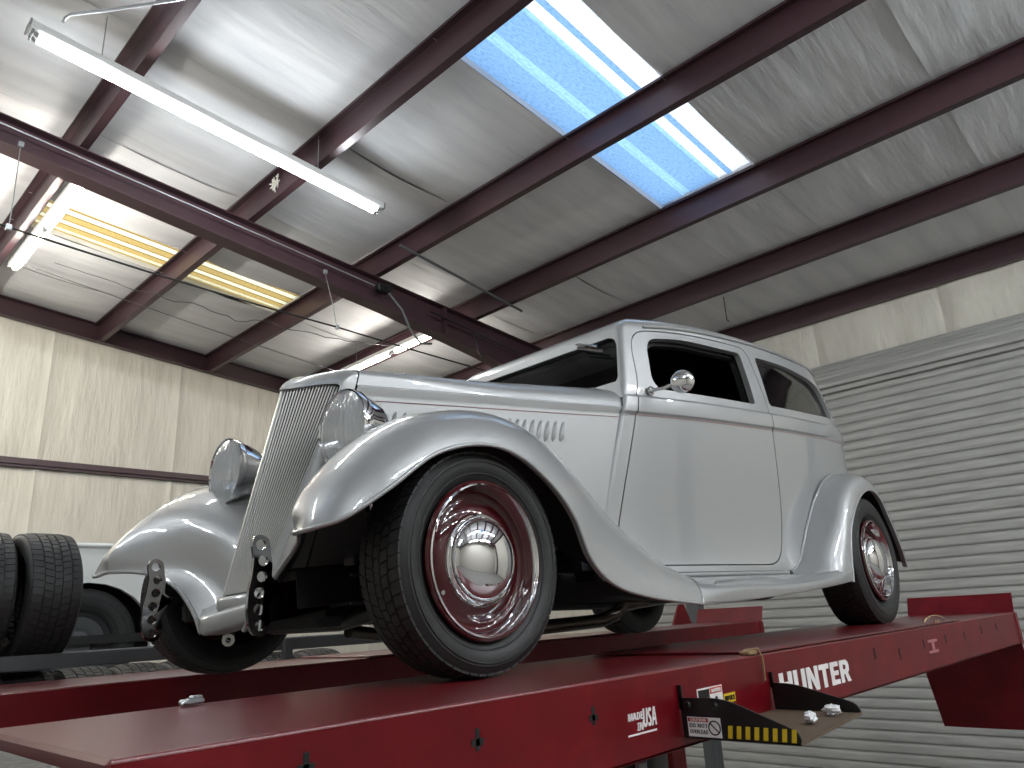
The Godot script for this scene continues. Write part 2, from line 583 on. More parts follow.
	# tapered rafter under the purlins: web and two flanges, deeper towards the eave
	for zr in [-6.30, 5.4]:
		var r := Node3D.new()
		r.name = "rafter"
		c.add_child(r, true)
		var hw := 0.09
		var ds := []
		for q in 12:
			var x := lerpf(X0, X1 - 0.1, q / 11.0)
			ds.append([x, roof(x) - 0.25, 0.24 + maxf(0.0, (x - 0.5)) * 0.024 + maxf(0.0, x - 5.6) * 0.10])
		for part in [["web", -0.005, 0.005, 0], ["flange", -hw, hw, 1], ["flange", -hw, hw, 2]]:
			b = MB.new()
			for q in 11:
				var a: Array = ds[q]
				var e: Array = ds[q + 1]
				var lo_a: float = a[1] - (a[2] if part[3] != 1 else 0.012)
				var hi_a: float = a[1] - (0.0 if part[3] != 2 else a[2] - 0.012)
				var lo_e: float = e[1] - (e[2] if part[3] != 1 else 0.012)
				var hi_e: float = e[1] - (0.0 if part[3] != 2 else e[2] - 0.012)
				var v := [Vector3(a[0], lo_a, zr + part[1]), Vector3(a[0], hi_a, zr + part[1]), Vector3(a[0], hi_a, zr + part[2]), Vector3(a[0], lo_a, zr + part[2]), Vector3(e[0], lo_e, zr + part[1]), Vector3(e[0], hi_e, zr + part[1]), Vector3(e[0], hi_e, zr + part[2]), Vector3(e[0], lo_e, zr + part[2])]
				var mid := Vector3.ZERO
				for w in v: mid += w / 8.0
				for f in [[0, 1, 5, 4], [1, 2, 6, 5], [2, 3, 7, 6], [3, 0, 4, 7]]:
					b.out4(v[f[0]], v[f[1]], v[f[2]], v[f[3]], mid)
			build(part[0], b, mats.purlin_primer, r, 0.0)
		b = MB.new()
		for px in [X0 + 2.0, 5.55]:
			b.span(Vector3(px, roof(px) - 0.64, zr - hw), Vector3(px + 0.03, roof(px) - 0.25, zr + hw))
		build("splice_plate", b, mats.purlin_primer, r, 0.0)
		b = MB.new()
		b.span(Vector3(X1 - 0.52, 0, zr - hw), Vector3(X1 - 0.03, roof(X1) - 0.5, zr - hw + 0.012))
		b.span(Vector3(X1 - 0.52, 0, zr - hw), Vector3(X1 - 0.508, roof(X1) - 0.5, zr + hw))
		b.span(Vector3(X1 - 0.04, 0, zr - hw), Vector3(X1 - 0.028, roof(X1) - 0.5, zr + hw))
		build("column", b, mats.purlin_primer, r, 0.0)
	# rake beam along the gable wall
	b = MB.new()
	for part in [[0.012, 0.0, 0.25], [0.09, 0.0, 0.008], [0.09, 0.242, 0.25]]:
		var v := []
		for x in [X0, X1]:
			for z in [Z0, Z0 + part[0]]:
				for y in [roof(x) - part[1], roof(x) - part[2]]:
					v.append(Vector3(x, y, z))
		var mid := Vector3.ZERO
		for w in v: mid += w / 8.0
		for f in [[0, 1, 5, 4], [2, 3, 7, 6], [0, 2, 6, 4], [1, 3, 7, 5]]:
			b.out4(v[f[0]], v[f[1]], v[f[2]], v[f[3]], mid)
	build("rake_beam", b, mats.purlin_primer, c, 0.0)

	# gable wall on the left: blankets hung in upright strips with pinched seams, a girt across them
	var wl := structure("wall_left", "cream insulation-lined gable wall with upright seams behind the tyre rack", "wall")
	b = MB.new()
	b.span(Vector3(X0 - 0.2, 0, Z0 - 0.2), Vector3(X1 + 0.2, roof(X0) + 0.2, Z0 - 0.1))
	build("wall_sheet", b, mats.roof_metal, wl)
	var x := X0
	var k2 := 0
	var wn := noise(0.9, 17, 3)
	while x < X1 - 0.05:
		var xe := minf(x + 1.67, X1) if k2 > 0 else -5.87
		for part in [[0.0, 4.08], [4.16, 0.0]]:
			b = MB.new()
			var rows := []
			var nx := 32
			for i in nx + 1:
				var u := float(i) / nx
				var xx := lerpf(x, xe, u)
				var row := []
				var top: float = part[1] if part[1] > 0.0 else roof(xx)
				for j in 17:
					var w := j / 16.0
					var y := lerpf(part[0], top, w)
					var e := pow(sin(PI * clampf(w, 0, 1)), 0.6)
					var z := 0.035 * e + 0.012 * e * wn.get_noise_2d(xx * 5.0, y * 0.5 + k2 * 3.0)
					z += 0.03 * pow(absf(2.0 * u - 1.0), 50.0)
					row.append(Vector3(xx, y, Z0 - 0.06 + z))
				rows.append(row)
			b.grid(rows)
			build("insulation_panel", b, mats.wall_fabric, wl, 60.0)
		x = xe
		k2 += 1
	for gy in [4.12, 2.2]:
		b = MB.new()
		b.span(Vector3(X0, gy - 0.045, Z0 - 0.05), Vector3(X1, gy + 0.03, Z0 + 0.05))
		b.span(Vector3(X0, gy - 0.075, Z0 - 0.05), Vector3(X1, gy - 0.045, Z0 + 0.02))
		build("girt", b, mats.purlin_primer, wl, 0.0)

	# eave wall with the roll-up door behind the car
	var wb := structure("wall_back", "beige insulated eave wall above the roll-up door", "wall")
	b = MB.new()
	b.span(Vector3(X1 + 0.1, 0, Z0 - 0.2), Vector3(X1 + 0.2, roof(X1) + 0.2, Z1 + 0.2))
	build("wall_sheet", b, mats.roof_metal, wb)
	var z := Z0
	var k3 := 0
	while z < Z1 - 0.05:
		var ze := minf(z + 1.46, Z1)
		b = MB.new()
		var rows := []
		for i in 19:
			var u := i / 18.0
			var zz := lerpf(z, ze, u)
			var row := []
			for j in 25:
				var w := j / 24.0
				var y := lerpf(0.0, roof(X1), w)
				var d := 0.03 * sin(PI * w) + 0.02 * wn.get_noise_2d(zz * 2.2 + 50.0, y * 1.3) - 0.03 * pow(absf(2.0 * u - 1.0), 20.0)
				row.append(Vector3(X1 + 0.04 - d, y, zz))
			rows.append(row)
		b.grid(rows)
		build("insulation_panel", b, mats.wall_fabric, wb, 60.0)
		z = ze
		k3 += 1
	# roll-up door: curtain of curved slats, coil hood, side guides
	var dr := structure("door_1", "grey steel roll-up door of narrow slats behind the car", "door")
	var dz0 := -6.0
	var dz1 := 0.9
	var pitch := 0.1085
	var sx := X1 - 0.16
	var prof := []
	for q in 13:
		var w := q / 12.0
		prof.append(Vector2(sx - 0.014 * pow(sin(PI * clampf(w / 0.92, 0.0, 1.0)), 0.3), w * pitch))
	prof[12] = Vector2(sx + 0.01, pitch)
	prof[11] = Vector2(sx + 0.01, pitch * 0.94)
	b = MB.new()
	for q in 12:
		b.quad(Vector3(prof[q].x, prof[q].y, dz0), Vector3(prof[q].x, prof[q].y, dz1), Vector3(prof[q + 1].x, prof[q + 1].y, dz1), Vector3(prof[q + 1].x, prof[q + 1].y, dz0))
	var slat := b.mesh(50.0)
	var y := 0.02
	while y < 4.5:
		put("slat", slat, mats.door_steel, dr, Transform3D(Basis.IDENTITY, Vector3(0, y, 0)))
		y += pitch
	b = MB.new()
	b.span(Vector3(sx + 0.015, 0, dz0), Vector3(sx + 0.02, 4.6, dz1))
	build("backing", b, mats.door_steel, dr)
	# coil hood: a ribbed sheet bulging out over the coil
	var hp := [Vector2(X1, 4.74), Vector2(X1 - 0.06, 4.735), Vector2(X1 - 0.085, 4.70), Vector2(X1 - 0.075, 4.685), Vector2(X1 - 0.105, 4.665), Vector2(X1 - 0.125, 4.63), Vector2(X1 - 0.112, 4.615), Vector2(X1 - 0.15, 4.59), Vector2(X1 - 0.17, 4.55), Vector2(X1 - 0.157, 4.535), Vector2(X1 - 0.2, 4.51), Vector2(X1 - 0.235, 4.47), Vector2(X1 - 0.25, 4.44), Vector2(X1 - 0.245, 4.40), Vector2(X1 - 0.205, 4.385), Vector2(X1 - 0.235, 4.375), Vector2(X1 - 0.23, 4.36), Vector2(X1 - 0.23, 4.33), Vector2(X1 - 0.2, 4.32), Vector2(X1 - 0.2, 4.36)]
	b = MB.new()
	for q in hp.size() - 1:
		b.quad(Vector3(hp[q].x, hp[q].y, dz0 - 0.1), Vector3(hp[q].x, hp[q].y, dz1 + 0.1), Vector3(hp[q + 1].x, hp[q + 1].y, dz1 + 0.1), Vector3(hp[q + 1].x, hp[q + 1].y, dz0 - 0.1))
	build("coil_hood", b, mats.door_steel, dr, 25.0)
	for zz in [dz0 - 0.04, dz1 + 0.04]:
		b = MB.new()
		b.span(Vector3(sx - 0.06, 0, zz - 0.05), Vector3(X1 - 0.03, 4.6, zz + 0.05), 0.004)
		build("guide", b, mats.grey_steel, dr)

	# walls out of the picture
	var wr := structure("wall_right", "cream lined wall behind the viewer", "wall")
	b = MB.new()
	b.span(Vector3(X0 - 0.2, 0, Z1), Vector3(X1 + 0.2, roof(X0) + 0.2, Z1 + 0.2))
	build("lining", b, mats.wall_fabric, wr)
	var wf := structure("wall_front", "cream lined wall in front of the car", "wall")
	b = MB.new()
	b.span(Vector3(X0 - 0.2, 0, Z0 - 0.2), Vector3(X0, roof(X0) + 0.2, Z1 + 0.2))
	build("lining", b, mats.wall_fabric, wf)

# ------------------------------------------------------------------ fluorescent fixtures
func fixture(at: Vector3, dir: Vector3, length: float, tubes: int, label: String, energy: float, warm := false, split := false) -> void:
	var o := thing("fluorescent_light", at)
	tag(o, label, "light fixture", "fluorescent lights under the roof")
	var zax := dir.normalized()
	var xax := Vector3.UP.cross(zax).normalized()
	var yax := zax.cross(xax)
	o.basis = Basis(xax, yax, zax)
	var b := MB.new()
	b.box(Vector3(0, 0.05, 0), Vector3(0.12, 0.06, length), 0.006)
	build("housing", b, mats.white_enamel, o)
	var parts := [[-length / 2, length / 2]] if not split else [[-length / 2, -0.02], [0.02, length / 2]]
	for q in parts:
		for t in tubes:
			var px := (t - (tubes - 1) / 2.0) * 0.055
			b = MB.new()
			b.tube([Vector3(px, -0.005, q[0] + 0.06), Vector3(px, -0.005, q[1] - 0.06)], 0.019 if tubes > 1 else 0.03, 12)
			build("tube_lamp", b, mats.fluorescent_tube_warm if warm else mats.fluorescent_tube, o)
			for e in [[q[0] + 0.06, -1], [q[1] - 0.06, 1]]:
				b = MB.new()
				b.lathe([Vector2(0, 0.03), Vector2(0.016, 0.03), Vector2(0.02, 0.02), Vector2(0.02, 0)], Transform3D(Basis.IDENTITY.scaled(Vector3(1, 1, e[1])), Vector3(px, -0.005, e[0])), 12)
				b.box(Vector3(px, 0.0, e[0] + 0.04 * e[1]), Vector3(0.03, 0.05, 0.015), 0.003)
				build("socket", b, mats.galvanised, o)
	for e in [-1, 1]:
		b = MB.new()
		b.box(Vector3(0, 0.05, e * (length / 2 + 0.006)), Vector3(0.124, 0.066, 0.012), 0.003)
		build("end_cap", b, mats.galvanised, o)
	# the light of the tubes, spread along them just under their glowing side
	for k in 4:
		var l := OmniLight3D.new()
		l.name = "tube_glow"
		l.light_energy = energy / 4.0
		l.light_color = Color(1.0, 0.975, 0.93) if warm else Color(0.96, 0.985, 1.0)
		l.light_size = 0.05
		l.omni_range = 40.0
		l.omni_attenuation = 2.0
		l.shadow_enabled = true
		l.position = Vector3(0, -0.075, (k - 1.5) * length / 4.0)
		o.add_child(l, true)

func build_lights() -> void:
	var slope := Vector3(1, -PITCH, 0)
	fixture(Vector3(2.183, EYE + 3.749, -4.9), slope, 2.87, 2, "long twin-tube fluorescent fixture hanging in the near bay at upper left", 1.9)
	fixture(Vector3(1.60, EYE + 3.905, -7.65), Vector3(0, 0, 1), 2.30, 1, "short bright fluorescent fixture beside the yellowed skylight", 1.7, true, true)
	fixture(Vector3(5.84, EYE + 3.553, -7.65), Vector3(0, 0, 1), 2.30, 1, "fluorescent fixture in the far bay just above the grille shell", 1.7, true, true)
	fixture(Vector3(0.2, EYE + 3.0, -7.7), Vector3(0, 0, 1), 2.30, 1, "unseen fluorescent fixture added left of the picture to brighten the far bay", 5.0, true, true)  # unseen lamp added to lift the far bay ceiling
	var k := 0
	for e in [[-2.6, -4.9], [-2.6, 1.6], [1.99, 2.0], [5.4, 2.4], [1.99, 5.0], [5.4, 5.0]]:
		k += 1
		fixture(Vector3(e[0], EYE + 3.765 - (e[0] - 1.99) * PITCH, e[1]), slope, 2.87, 2, "long twin-tube fluorescent fixture out of frame, " + ["over the aisle ahead of the car", "over the near aisle ahead of the viewer", "above the viewer", "above the near bay by the roll-up door", "in the bay behind the viewer", "in the bay behind, by the door wall"][k - 1], 4.7)

# ------------------------------------------------------------------ the car (x back from the front axle, y above the runway, z from its middle)
const SILL := 0.285
const XR := 2.75            # where the tail begins to curve round
const WIDTH := [[0.85, 0.50], [1.0, 0.545], [1.15, 0.583], [1.5, 0.645], [1.9, 0.695], [2.3, 0.732], [2.75, 0.752]]
const EDGE := [[1.1, 1.35], [1.25, 1.372], [1.45, 1.408], [1.8, 1.445], [2.3, 1.468], [2.75, 1.468], [3.1, 1.44], [3.5, 1.38]]

func belt_y(x: float) -> float:
	return 0.948 + (x - 1.16) * 0.046

func front_x(y: float) -> float:
	return 0.93 + (y - 0.45) * 0.27

func tail_x(y: float) -> float:
	return curve([[0.28, 3.50], [0.6, 3.58], [1.0, 3.55], [1.2, 3.46], [1.45, 3.30]], y)

func lean(y: float, yb: float) -> float:   # how far the side stands in or out of the belt width
	var d := y - yb
	var o := curve([[-0.68, 0.0], [-0.60, -0.016], [-0.45, -0.022], [-0.2, -0.010], [0.0, 0.0], [0.08, -0.004], [0.25, -0.030], [0.45, -0.070]], d)
	o += 0.011 * smoothstep(-0.012, 0.0, d) * (1.0 - smoothstep(0.062, 0.078, d))
	return o

# p: -1..0 across the front, 0..1 the corner post, 1..5 along the side, 5..7 round the tail
func body_point(p: float, y: float) -> Vector3:
	var r := lerpf(0.02, 0.036, smoothstep(1.0, 1.1, y))
	var xf := front_x(y)
	if p <= 1.0:
		var w := curve(WIDTH, xf + r) + lean(y, belt_y(xf))
		if p <= 0.0:
			return Vector3(xf, y, (p + 1.0) * (w - r))
		var a := p * PI / 2.0
		return Vector3(xf + r - r * cos(a), y, w - r + r * sin(a))
	if p <= 5.0:
		var x := lerpf(xf + r, XR, (p - 1.0) / 4.0)
		return Vector3(x, y, curve(WIDTH, x) + lean(y, belt_y(x)))
	var th := (p - 5.0) / 2.0 * PI / 2.0
	var n := 2.0 / 2.7
	var w2 := curve(WIDTH, XR) + lean(y, belt_y(XR + 0.4))
	return Vector3(XR + (tail_x(y) - XR) * pow(maxf(sin(th), 0.0), n), y, w2 * pow(maxf(cos(th), 0.0), n))

func side_p(x: float, y: float) -> float:
	if x <= XR:
		return 1.0 + 4.0 * (x - front_x(y) - 0.036) / (XR - front_x(y) - 0.036)
	return 5.0 + 2.0 * asin(clampf(pow((x - XR) / (tail_x(y) - XR), 1.35), 0.0, 1.0)) / (PI / 2.0)

func edge_y(p: float) -> float:
	return curve(EDGE, body_point(p, 1.33).x)

func on_side(poly: PackedVector2Array) -> PackedVector2Array:
	var o := PackedVector2Array()
	for i in poly.size():
		var a := poly[i]
		var b := poly[(i + 1) % poly.size()]
		var n := maxi(1, int(a.distance_to(b) / 0.03))
		for k in n:
			var q := a.lerp(b, float(k) / n)
			o.append(Vector2(side_p(q.x, q.y), q.y))
	return o

func roof_point(p: float, t: float) -> Vector3:
	var ye := edge_y(p)
	var e := body_point(p, ye)
	var q := Vector3(clampf(e.x, 2.05, 2.55), 1.575, 0)
	var a := t * PI / 2.0
	var m := 2.0 / lerpf(1.7, 2.35, smoothstep(0.0, 3.5, p))
	var k := pow(maxf(cos(a), 0.0), m)
	var h := pow(sin(a), m)
	return Vector3(lerpf(q.x, e.x, k), lerpf(ye, q.y, h), lerpf(0.0, e.z, k))

func both(called: String, b: MB, material: Material, parent: Node, soft := 40.0, label := "") -> void:
	var o := build(called, b, material, parent, soft)
	var q := build(called, b.mirrored(), material, parent, soft)
	if label:
		o.set_meta("label", label)
		q.set_meta("label", label)

func poly_on(b: MB, poly: PackedVector2Array, sink := 0.0) -> void:
	var ix := Geometry2D.triangulate_polygon(poly)
	for k in range(0, ix.size(), 3):
		var v := []
		for j in 3:
			var q := poly[ix[k + j]]
			v.append(body_point(q.x, q.y))
		b.tri(v[0], v[1], v[2])

func rim_of(poly: PackedVector2Array, depth: float, r: float, b: MB) -> void:   # a rolled return inside an opening
	var n := poly.size()
	for i in n:
		if poly[i].x < -0.99 and poly[(i + 1) % n].x < -0.99: continue
		var q := []
		for w in [poly[i], poly[(i + 1) % n]]:
			var c := body_point(w.x, w.y)
			var out := (body_point(w.x + 0.02, w.y) - body_point(w.x - 0.02, w.y)).cross(body_point(w.x, w.y + 0.01) - body_point(w.x, w.y - 0.01)).normalized()
			q.append([c, c - out * depth])
		b.quad(q[0][0], q[1][0], q[1][1], q[0][1])

func pane_of(poly: PackedVector2Array, depth: float, b: MB) -> void:
	var ix := Geometry2D.triangulate_polygon(poly)
	var c := []
	for w in poly:
		var out := (body_point(w.x + 0.02, w.y) - body_point(w.x - 0.02, w.y)).cross(body_point(w.x, w.y + 0.01) - body_point(w.x, w.y - 0.01)).normalized()
		c.append(body_point(w.x, w.y) - out * depth)
	for k in range(0, ix.size(), 3):
		b.tri(c[ix[k]], c[ix[k + 1]], c[ix[k + 2]])

func build_car() -> void:
	var car := thing("sedan_car", Vector3(CARX, RUN, CARZ))
	tag(car, "silver vintage two-door sedan with red wheels standing on the red lift", "car")
	var paint: Material = mats.silver_paint

	# outlines on the side
	var door := on_side(rounded(PackedVector2Array([Vector2(0.985, 0.315), Vector2(1.178, 1.03), Vector2(1.205, 1.345), Vector2(1.60, 1.408), Vector2(2.125, 1.433), Vector2(2.15, 1.0), Vector2(2.15, 0.55), Vector2(2.05, 0.315)]), [0.02, 0.3, 0.12, 0.3, 0.07, 0.3, 0.3, 0.26]))
	var pane_a := on_side(rounded(PackedVector2Array([Vector2(1.262, 1.068), Vector2(1.305, 1.325), Vector2(1.55, 1.368), Vector2(2.05, 1.392), Vector2(2.035, 1.10)]), [0.085, 0.08, 0.1, 0.025, 0.02]))
	var pane_b := on_side(rounded(PackedVector2Array([Vector2(2.175, 1.112), Vector2(2.195, 1.398), Vector2(2.60, 1.412), Vector2(2.93, 1.35), Vector2(2.99, 1.155)]), [0.03, 0.03, 0.25, 0.13, 0.04]))
	var shield := rounded(PackedVector2Array([Vector2(-1.0, 1.085), Vector2(-1.0, 1.298), Vector2(-0.07, 1.298), Vector2(-0.07, 1.085)]), [0.0, 0.0, 0.0, 0.0])
	shield = PackedVector2Array([Vector2(-1.001, 1.09), Vector2(-1.001, 1.325), Vector2(-0.1, 1.325), Vector2(-0.055, 1.318), Vector2(-0.025, 1.302), Vector2(-0.01, 1.275), Vector2(-0.01, 1.11), Vector2(-0.03, 1.09)])
	var metric := PackedVector2Array()
	for q in door: metric.append(Vector2(q.x * 0.41, q.y))
	var gap := PackedVector2Array()
	for q in Geometry2D.offset_polygon(metric, 0.0055)[0]: gap.append(Vector2(q.x / 0.41, q.y))

	# body shell: cells clipped by the openings
	var shell := MB.new()
	var leaf := MB.new()
	var ps := []
	for k in 9: ps.append(-1.0 + k / 8.0)
	for k in range(1, 7): ps.append(k / 6.0)
	for k in range(1, 49): ps.append(1.0 + k / 12.0)
	for k in range(1, 29): ps.append(5.0 + k / 14.0)
	var fr := [0.0, 0.03, 0.07, 0.12, 0.2, 0.3, 0.4, 0.5, 0.6, 0.7, 0.8, 0.88, 0.94, 0.98]
	for i in ps.size() - 1:
		var cols := []
		for p in [ps[i], ps[i + 1]]:
			var yb := belt_y(body_point(p, 1.0).x)
			var ye := edge_y(p)
			var ys := []
			for f in fr: ys.append(lerpf(SILL, yb - 0.014, f))
			ys += [yb - 0.014, yb - 0.008, yb - 0.004, yb, yb + 0.03, yb + 0.062, yb + 0.067, yb + 0.073, yb + 0.079]
			for k in range(1, 13): ys.append(lerpf(yb + 0.079, ye, k / 12.0))
			cols.append(ys)
		for j in cols[0].size() - 1:
			var cell := PackedVector2Array([Vector2(ps[i], cols[0][j]), Vector2(ps[i + 1], cols[1][j]), Vector2(ps[i + 1], cols[1][j + 1]), Vector2(ps[i], cols[0][j + 1])])
			if ps[i] < 0.0:
				if cols[0][j] < 0.98: continue
				for q in Geometry2D.clip_polygons(cell, shield): poly_on(shell, q)
				continue
			for q in Geometry2D.clip_polygons(cell, gap):
				for w in Geometry2D.clip_polygons(q, pane_b): poly_on(shell, w)
			for q in Geometry2D.intersect_polygons(cell, door):
				for w in Geometry2D.clip_polygons(q, pane_a): poly_on(leaf, w)
	rim_of(pane_b, 0.03, 0.01, shell)
	rim_of(shield, 0.025, 0.01, shell)
	rim_of(gap, 0.02, 0.0, shell)
	var body := Node3D.new()
	body.name = "body_shell"
	car.add_child(body)
	both("side_panel", shell, paint, body, 50.0)
	rim_of(pane_a, 0.03, 0.01, leaf)
	rim_of(door, 0.02, 0.0, leaf)
	# roof skin
	var top := MB.new()
	var rows := []
	for i in ps.size():
		var row := []
		for k in 15: row.append(roof_point(ps[i], k / 14.0))
		rows.append(row)
	top.grid(rows)
	var whole := MB.new()
	whole.p.append_array(top.p)
	whole.p.append_array(top.mirrored().p)
	build("roof", whole, paint, body, 60.0)
	# black lining inside the cabin
	var lining := MB.new()
	for src in [shell, leaf, top]:
		for q in [src, src.mirrored()]:
			for v in q.p: lining.p.append(Vector3(2.2 + (v.x - 2.2) * 0.955, 0.9 + (v.y - 0.9) * 0.96, v.z * 0.94))
	build("cabin_lining", lining, mats.black_underside, body, 60.0)
	for sx in [[1.75, 0.42], [2.65, 0.6]]:
		var seat := MB.new()
		seat.span(Vector3(sx[0] - 0.25, 0.42, -sx[1]), Vector3(sx[0] + 0.25, 0.58, sx[1]), 0.05)
		seat.span(Vector3(sx[0] + 0.15, 0.45, -sx[1]), Vector3(sx[0] + 0.3, 1.02, sx[1]), 0.06)
		build("seat", seat, mats.black_underside, body)
	# drip rail over the side windows
	var b := MB.new()
	var path := []
	for k in 30:
		var p := lerpf(1.25, 5.6, k / 29.0)
		var e := body_point(p, edge_y(p) + 0.0)
		path.append(e + Vector3(0, 0.004, 0.003))
	b.tube(path, 0.006, 8)
	both("drip_rail", b, paint, body)
	# pinstripe under the belt moulding
	b = MB.new()
	path = []
	for k in 60:
		var p := lerpf(1.05, 6.2, k / 59.0)
		var yb := belt_y(body_point(p, 1.0).x)
		path.append(body_point(p, yb - 0.016) + Vector3(0, 0, 0.0005))
	b.tube(path, 0.0016, 5)
	both("pinstripe", b, mats.pinstripe_red, body, 40.0, "red pinstripe")
	# glass
	b = MB.new(); pane_of(pane_b, 0.022, b)
	both("quarter_window", b, mats.smoked_glass, body, 30.0, "smoked glass")
	b = MB.new()
	pane_of(PackedVector2Array([Vector2(-1.0, 1.085), Vector2(-1.0, 1.330), Vector2(0.0, 1.330), Vector2(0.0, 1.085)]), 0.018, b)
	var ws := MB.new()
	ws.p.append_array(b.p); ws.p.append_array(b.mirrored().p)
	put("windshield", ws.mesh(30.0), mats.smoked_glass, body).set_meta("label", "flat smoked windshield")
	# inner trim of the windshield
	b = MB.new()
	path = []
	for q in [[-1.0, 1.325], [-0.5, 1.325], [-0.1, 1.325], [-0.055, 1.318], [-0.025, 1.302], [-0.01, 1.275], [-0.01, 1.17], [-0.01, 1.11], [-0.03, 1.09], [-0.5, 1.09], [-1.0, 1.09]]:
		path.append(body_point(q[0], q[1]) + Vector3(0.012, 0, 0))
	b.tube(path, 0.006, 8)
	both("windshield_rubber", b, mats.black_underside, body)
	# doors
	for s in [1, -1]:
		var d := Node3D.new()
		d.name = "door"
		car.add_child(d, true)
		var use := leaf if s == 1 else leaf.mirrored()
		build("door_skin", use, paint, d, 50.0)
		if s < 0:      # the near window is wound down
			b = MB.new(); pane_of(pane_a, 0.022, b)
			put("door_window", b.mirrored().mesh(30.0), mats.dark_glass, d).set_meta("label", "black tinted glass")
	# wiper hanging from the header
	b = MB.new()
	b.tube([Vector3(1.165, 1.345, 0.27), Vector3(1.14, 1.335, 0.30), Vector3(1.125, 1.285, 0.42)], 0.006, 8)
	b.bar(Vector3(1.135, 1.315, 0.30), Vector3(1.125, 1.255, 0.45), 0.006, 0.012, 0.002)
	build("wiper", b, mats.polished_steel, car)
	# mirror: round peep mirror on a curved arm
	var mir := Node3D.new()
	mir.name = "side_mirror"
	mir.set_meta("label", "round chrome mirror")
	car.add_child(mir)
	b = MB.new()
	b.tube([Vector3(1.235, 1.052, 0.59), Vector3(1.237, 1.05, 0.625), Vector3(1.25, 1.052, 0.655), Vector3(1.272, 1.064, 0.70), Vector3(1.285, 1.068, 0.735)], 0.008, 10)
	b.lathe([Vector2(0.0, 0.018), Vector2(0.014, 0.016), Vector2(0.02, 0.008), Vector2(0.022, 0.0)], Transform3D(Basis.IDENTITY, Vector3(1.235, 1.05, 0.60)), 16)
	build("arm", b, mats.chrome, mir)
	b = MB.new()
	var prof := []
	for k in 9:
		var a := k / 8.0 * PI / 2
		prof.append(Vector2(sin(a) * 0.05, -cos(a) * 0.026))
	prof += [Vector2(0.052, 0.004), Vector2(0.047, 0.007), Vector2(0.044, 0.004), Vector2(0.0, 0.004)]
	b.lathe(prof, Transform3D(Basis(Vector3.UP, 0.35) * Basis(Vector3(0, 0, -1), Vector3.UP, Vector3(1, 0, 0)), Vector3(1.276, 1.067, 0.735)), 28)
	build("head", b, mats.chrome, mir)

	build_hood(car, paint)
	build_fenders(car, paint)
	build_front(car)
	build_wheels(car)
	build_chassis(car)

# ------------------------------------------------------------------ hood, grille shell, grille
func hood_half(a: float) -> float:
	return curve([[0.0, 0.226], [0.25, 0.308], [0.5, 0.388], [0.75, 0.466], [1.0, 0.555]], a)

func hood_point(a: float, t: float) -> Vector3:   # t 0..1 over the top, 1..2 down the side
	var w := hood_half(a)
	var ym := lerpf(0.925, 0.955, a)
	var rise := lerpf(0.074, 0.158, smoothstep(0.0, 1.0, a) * 0.5 + a * 0.5)
	var y: float
	var z: float
	if t <= 1.0:
		var g := t * PI / 2
		var ex := lerpf(0.40, 0.84, smoothstep(0.0, 0.6, a))
		z = w * pow(sin(g), ex)
		y = ym + 0.012 + rise * pow(cos(g), ex)
	else:
		var d := t - 1.0
		y = lerpf(ym + 0.012, lerpf(0.28, 0.40, a), d)
		z = w + lerpf(0.0, lerpf(-0.03, -0.06, a), d) + 0.010 * (1.0 - smoothstep(0.0, 0.035, d)) * smoothstep(0.0, 0.01, d)
	var xa := -0.12 + 0.43 * minf(z, 0.222) + (y - 0.95) * 0.24
	var xb := front_x(y) + 0.012
	return Vector3(lerpf(xa, xb, a), y, z)

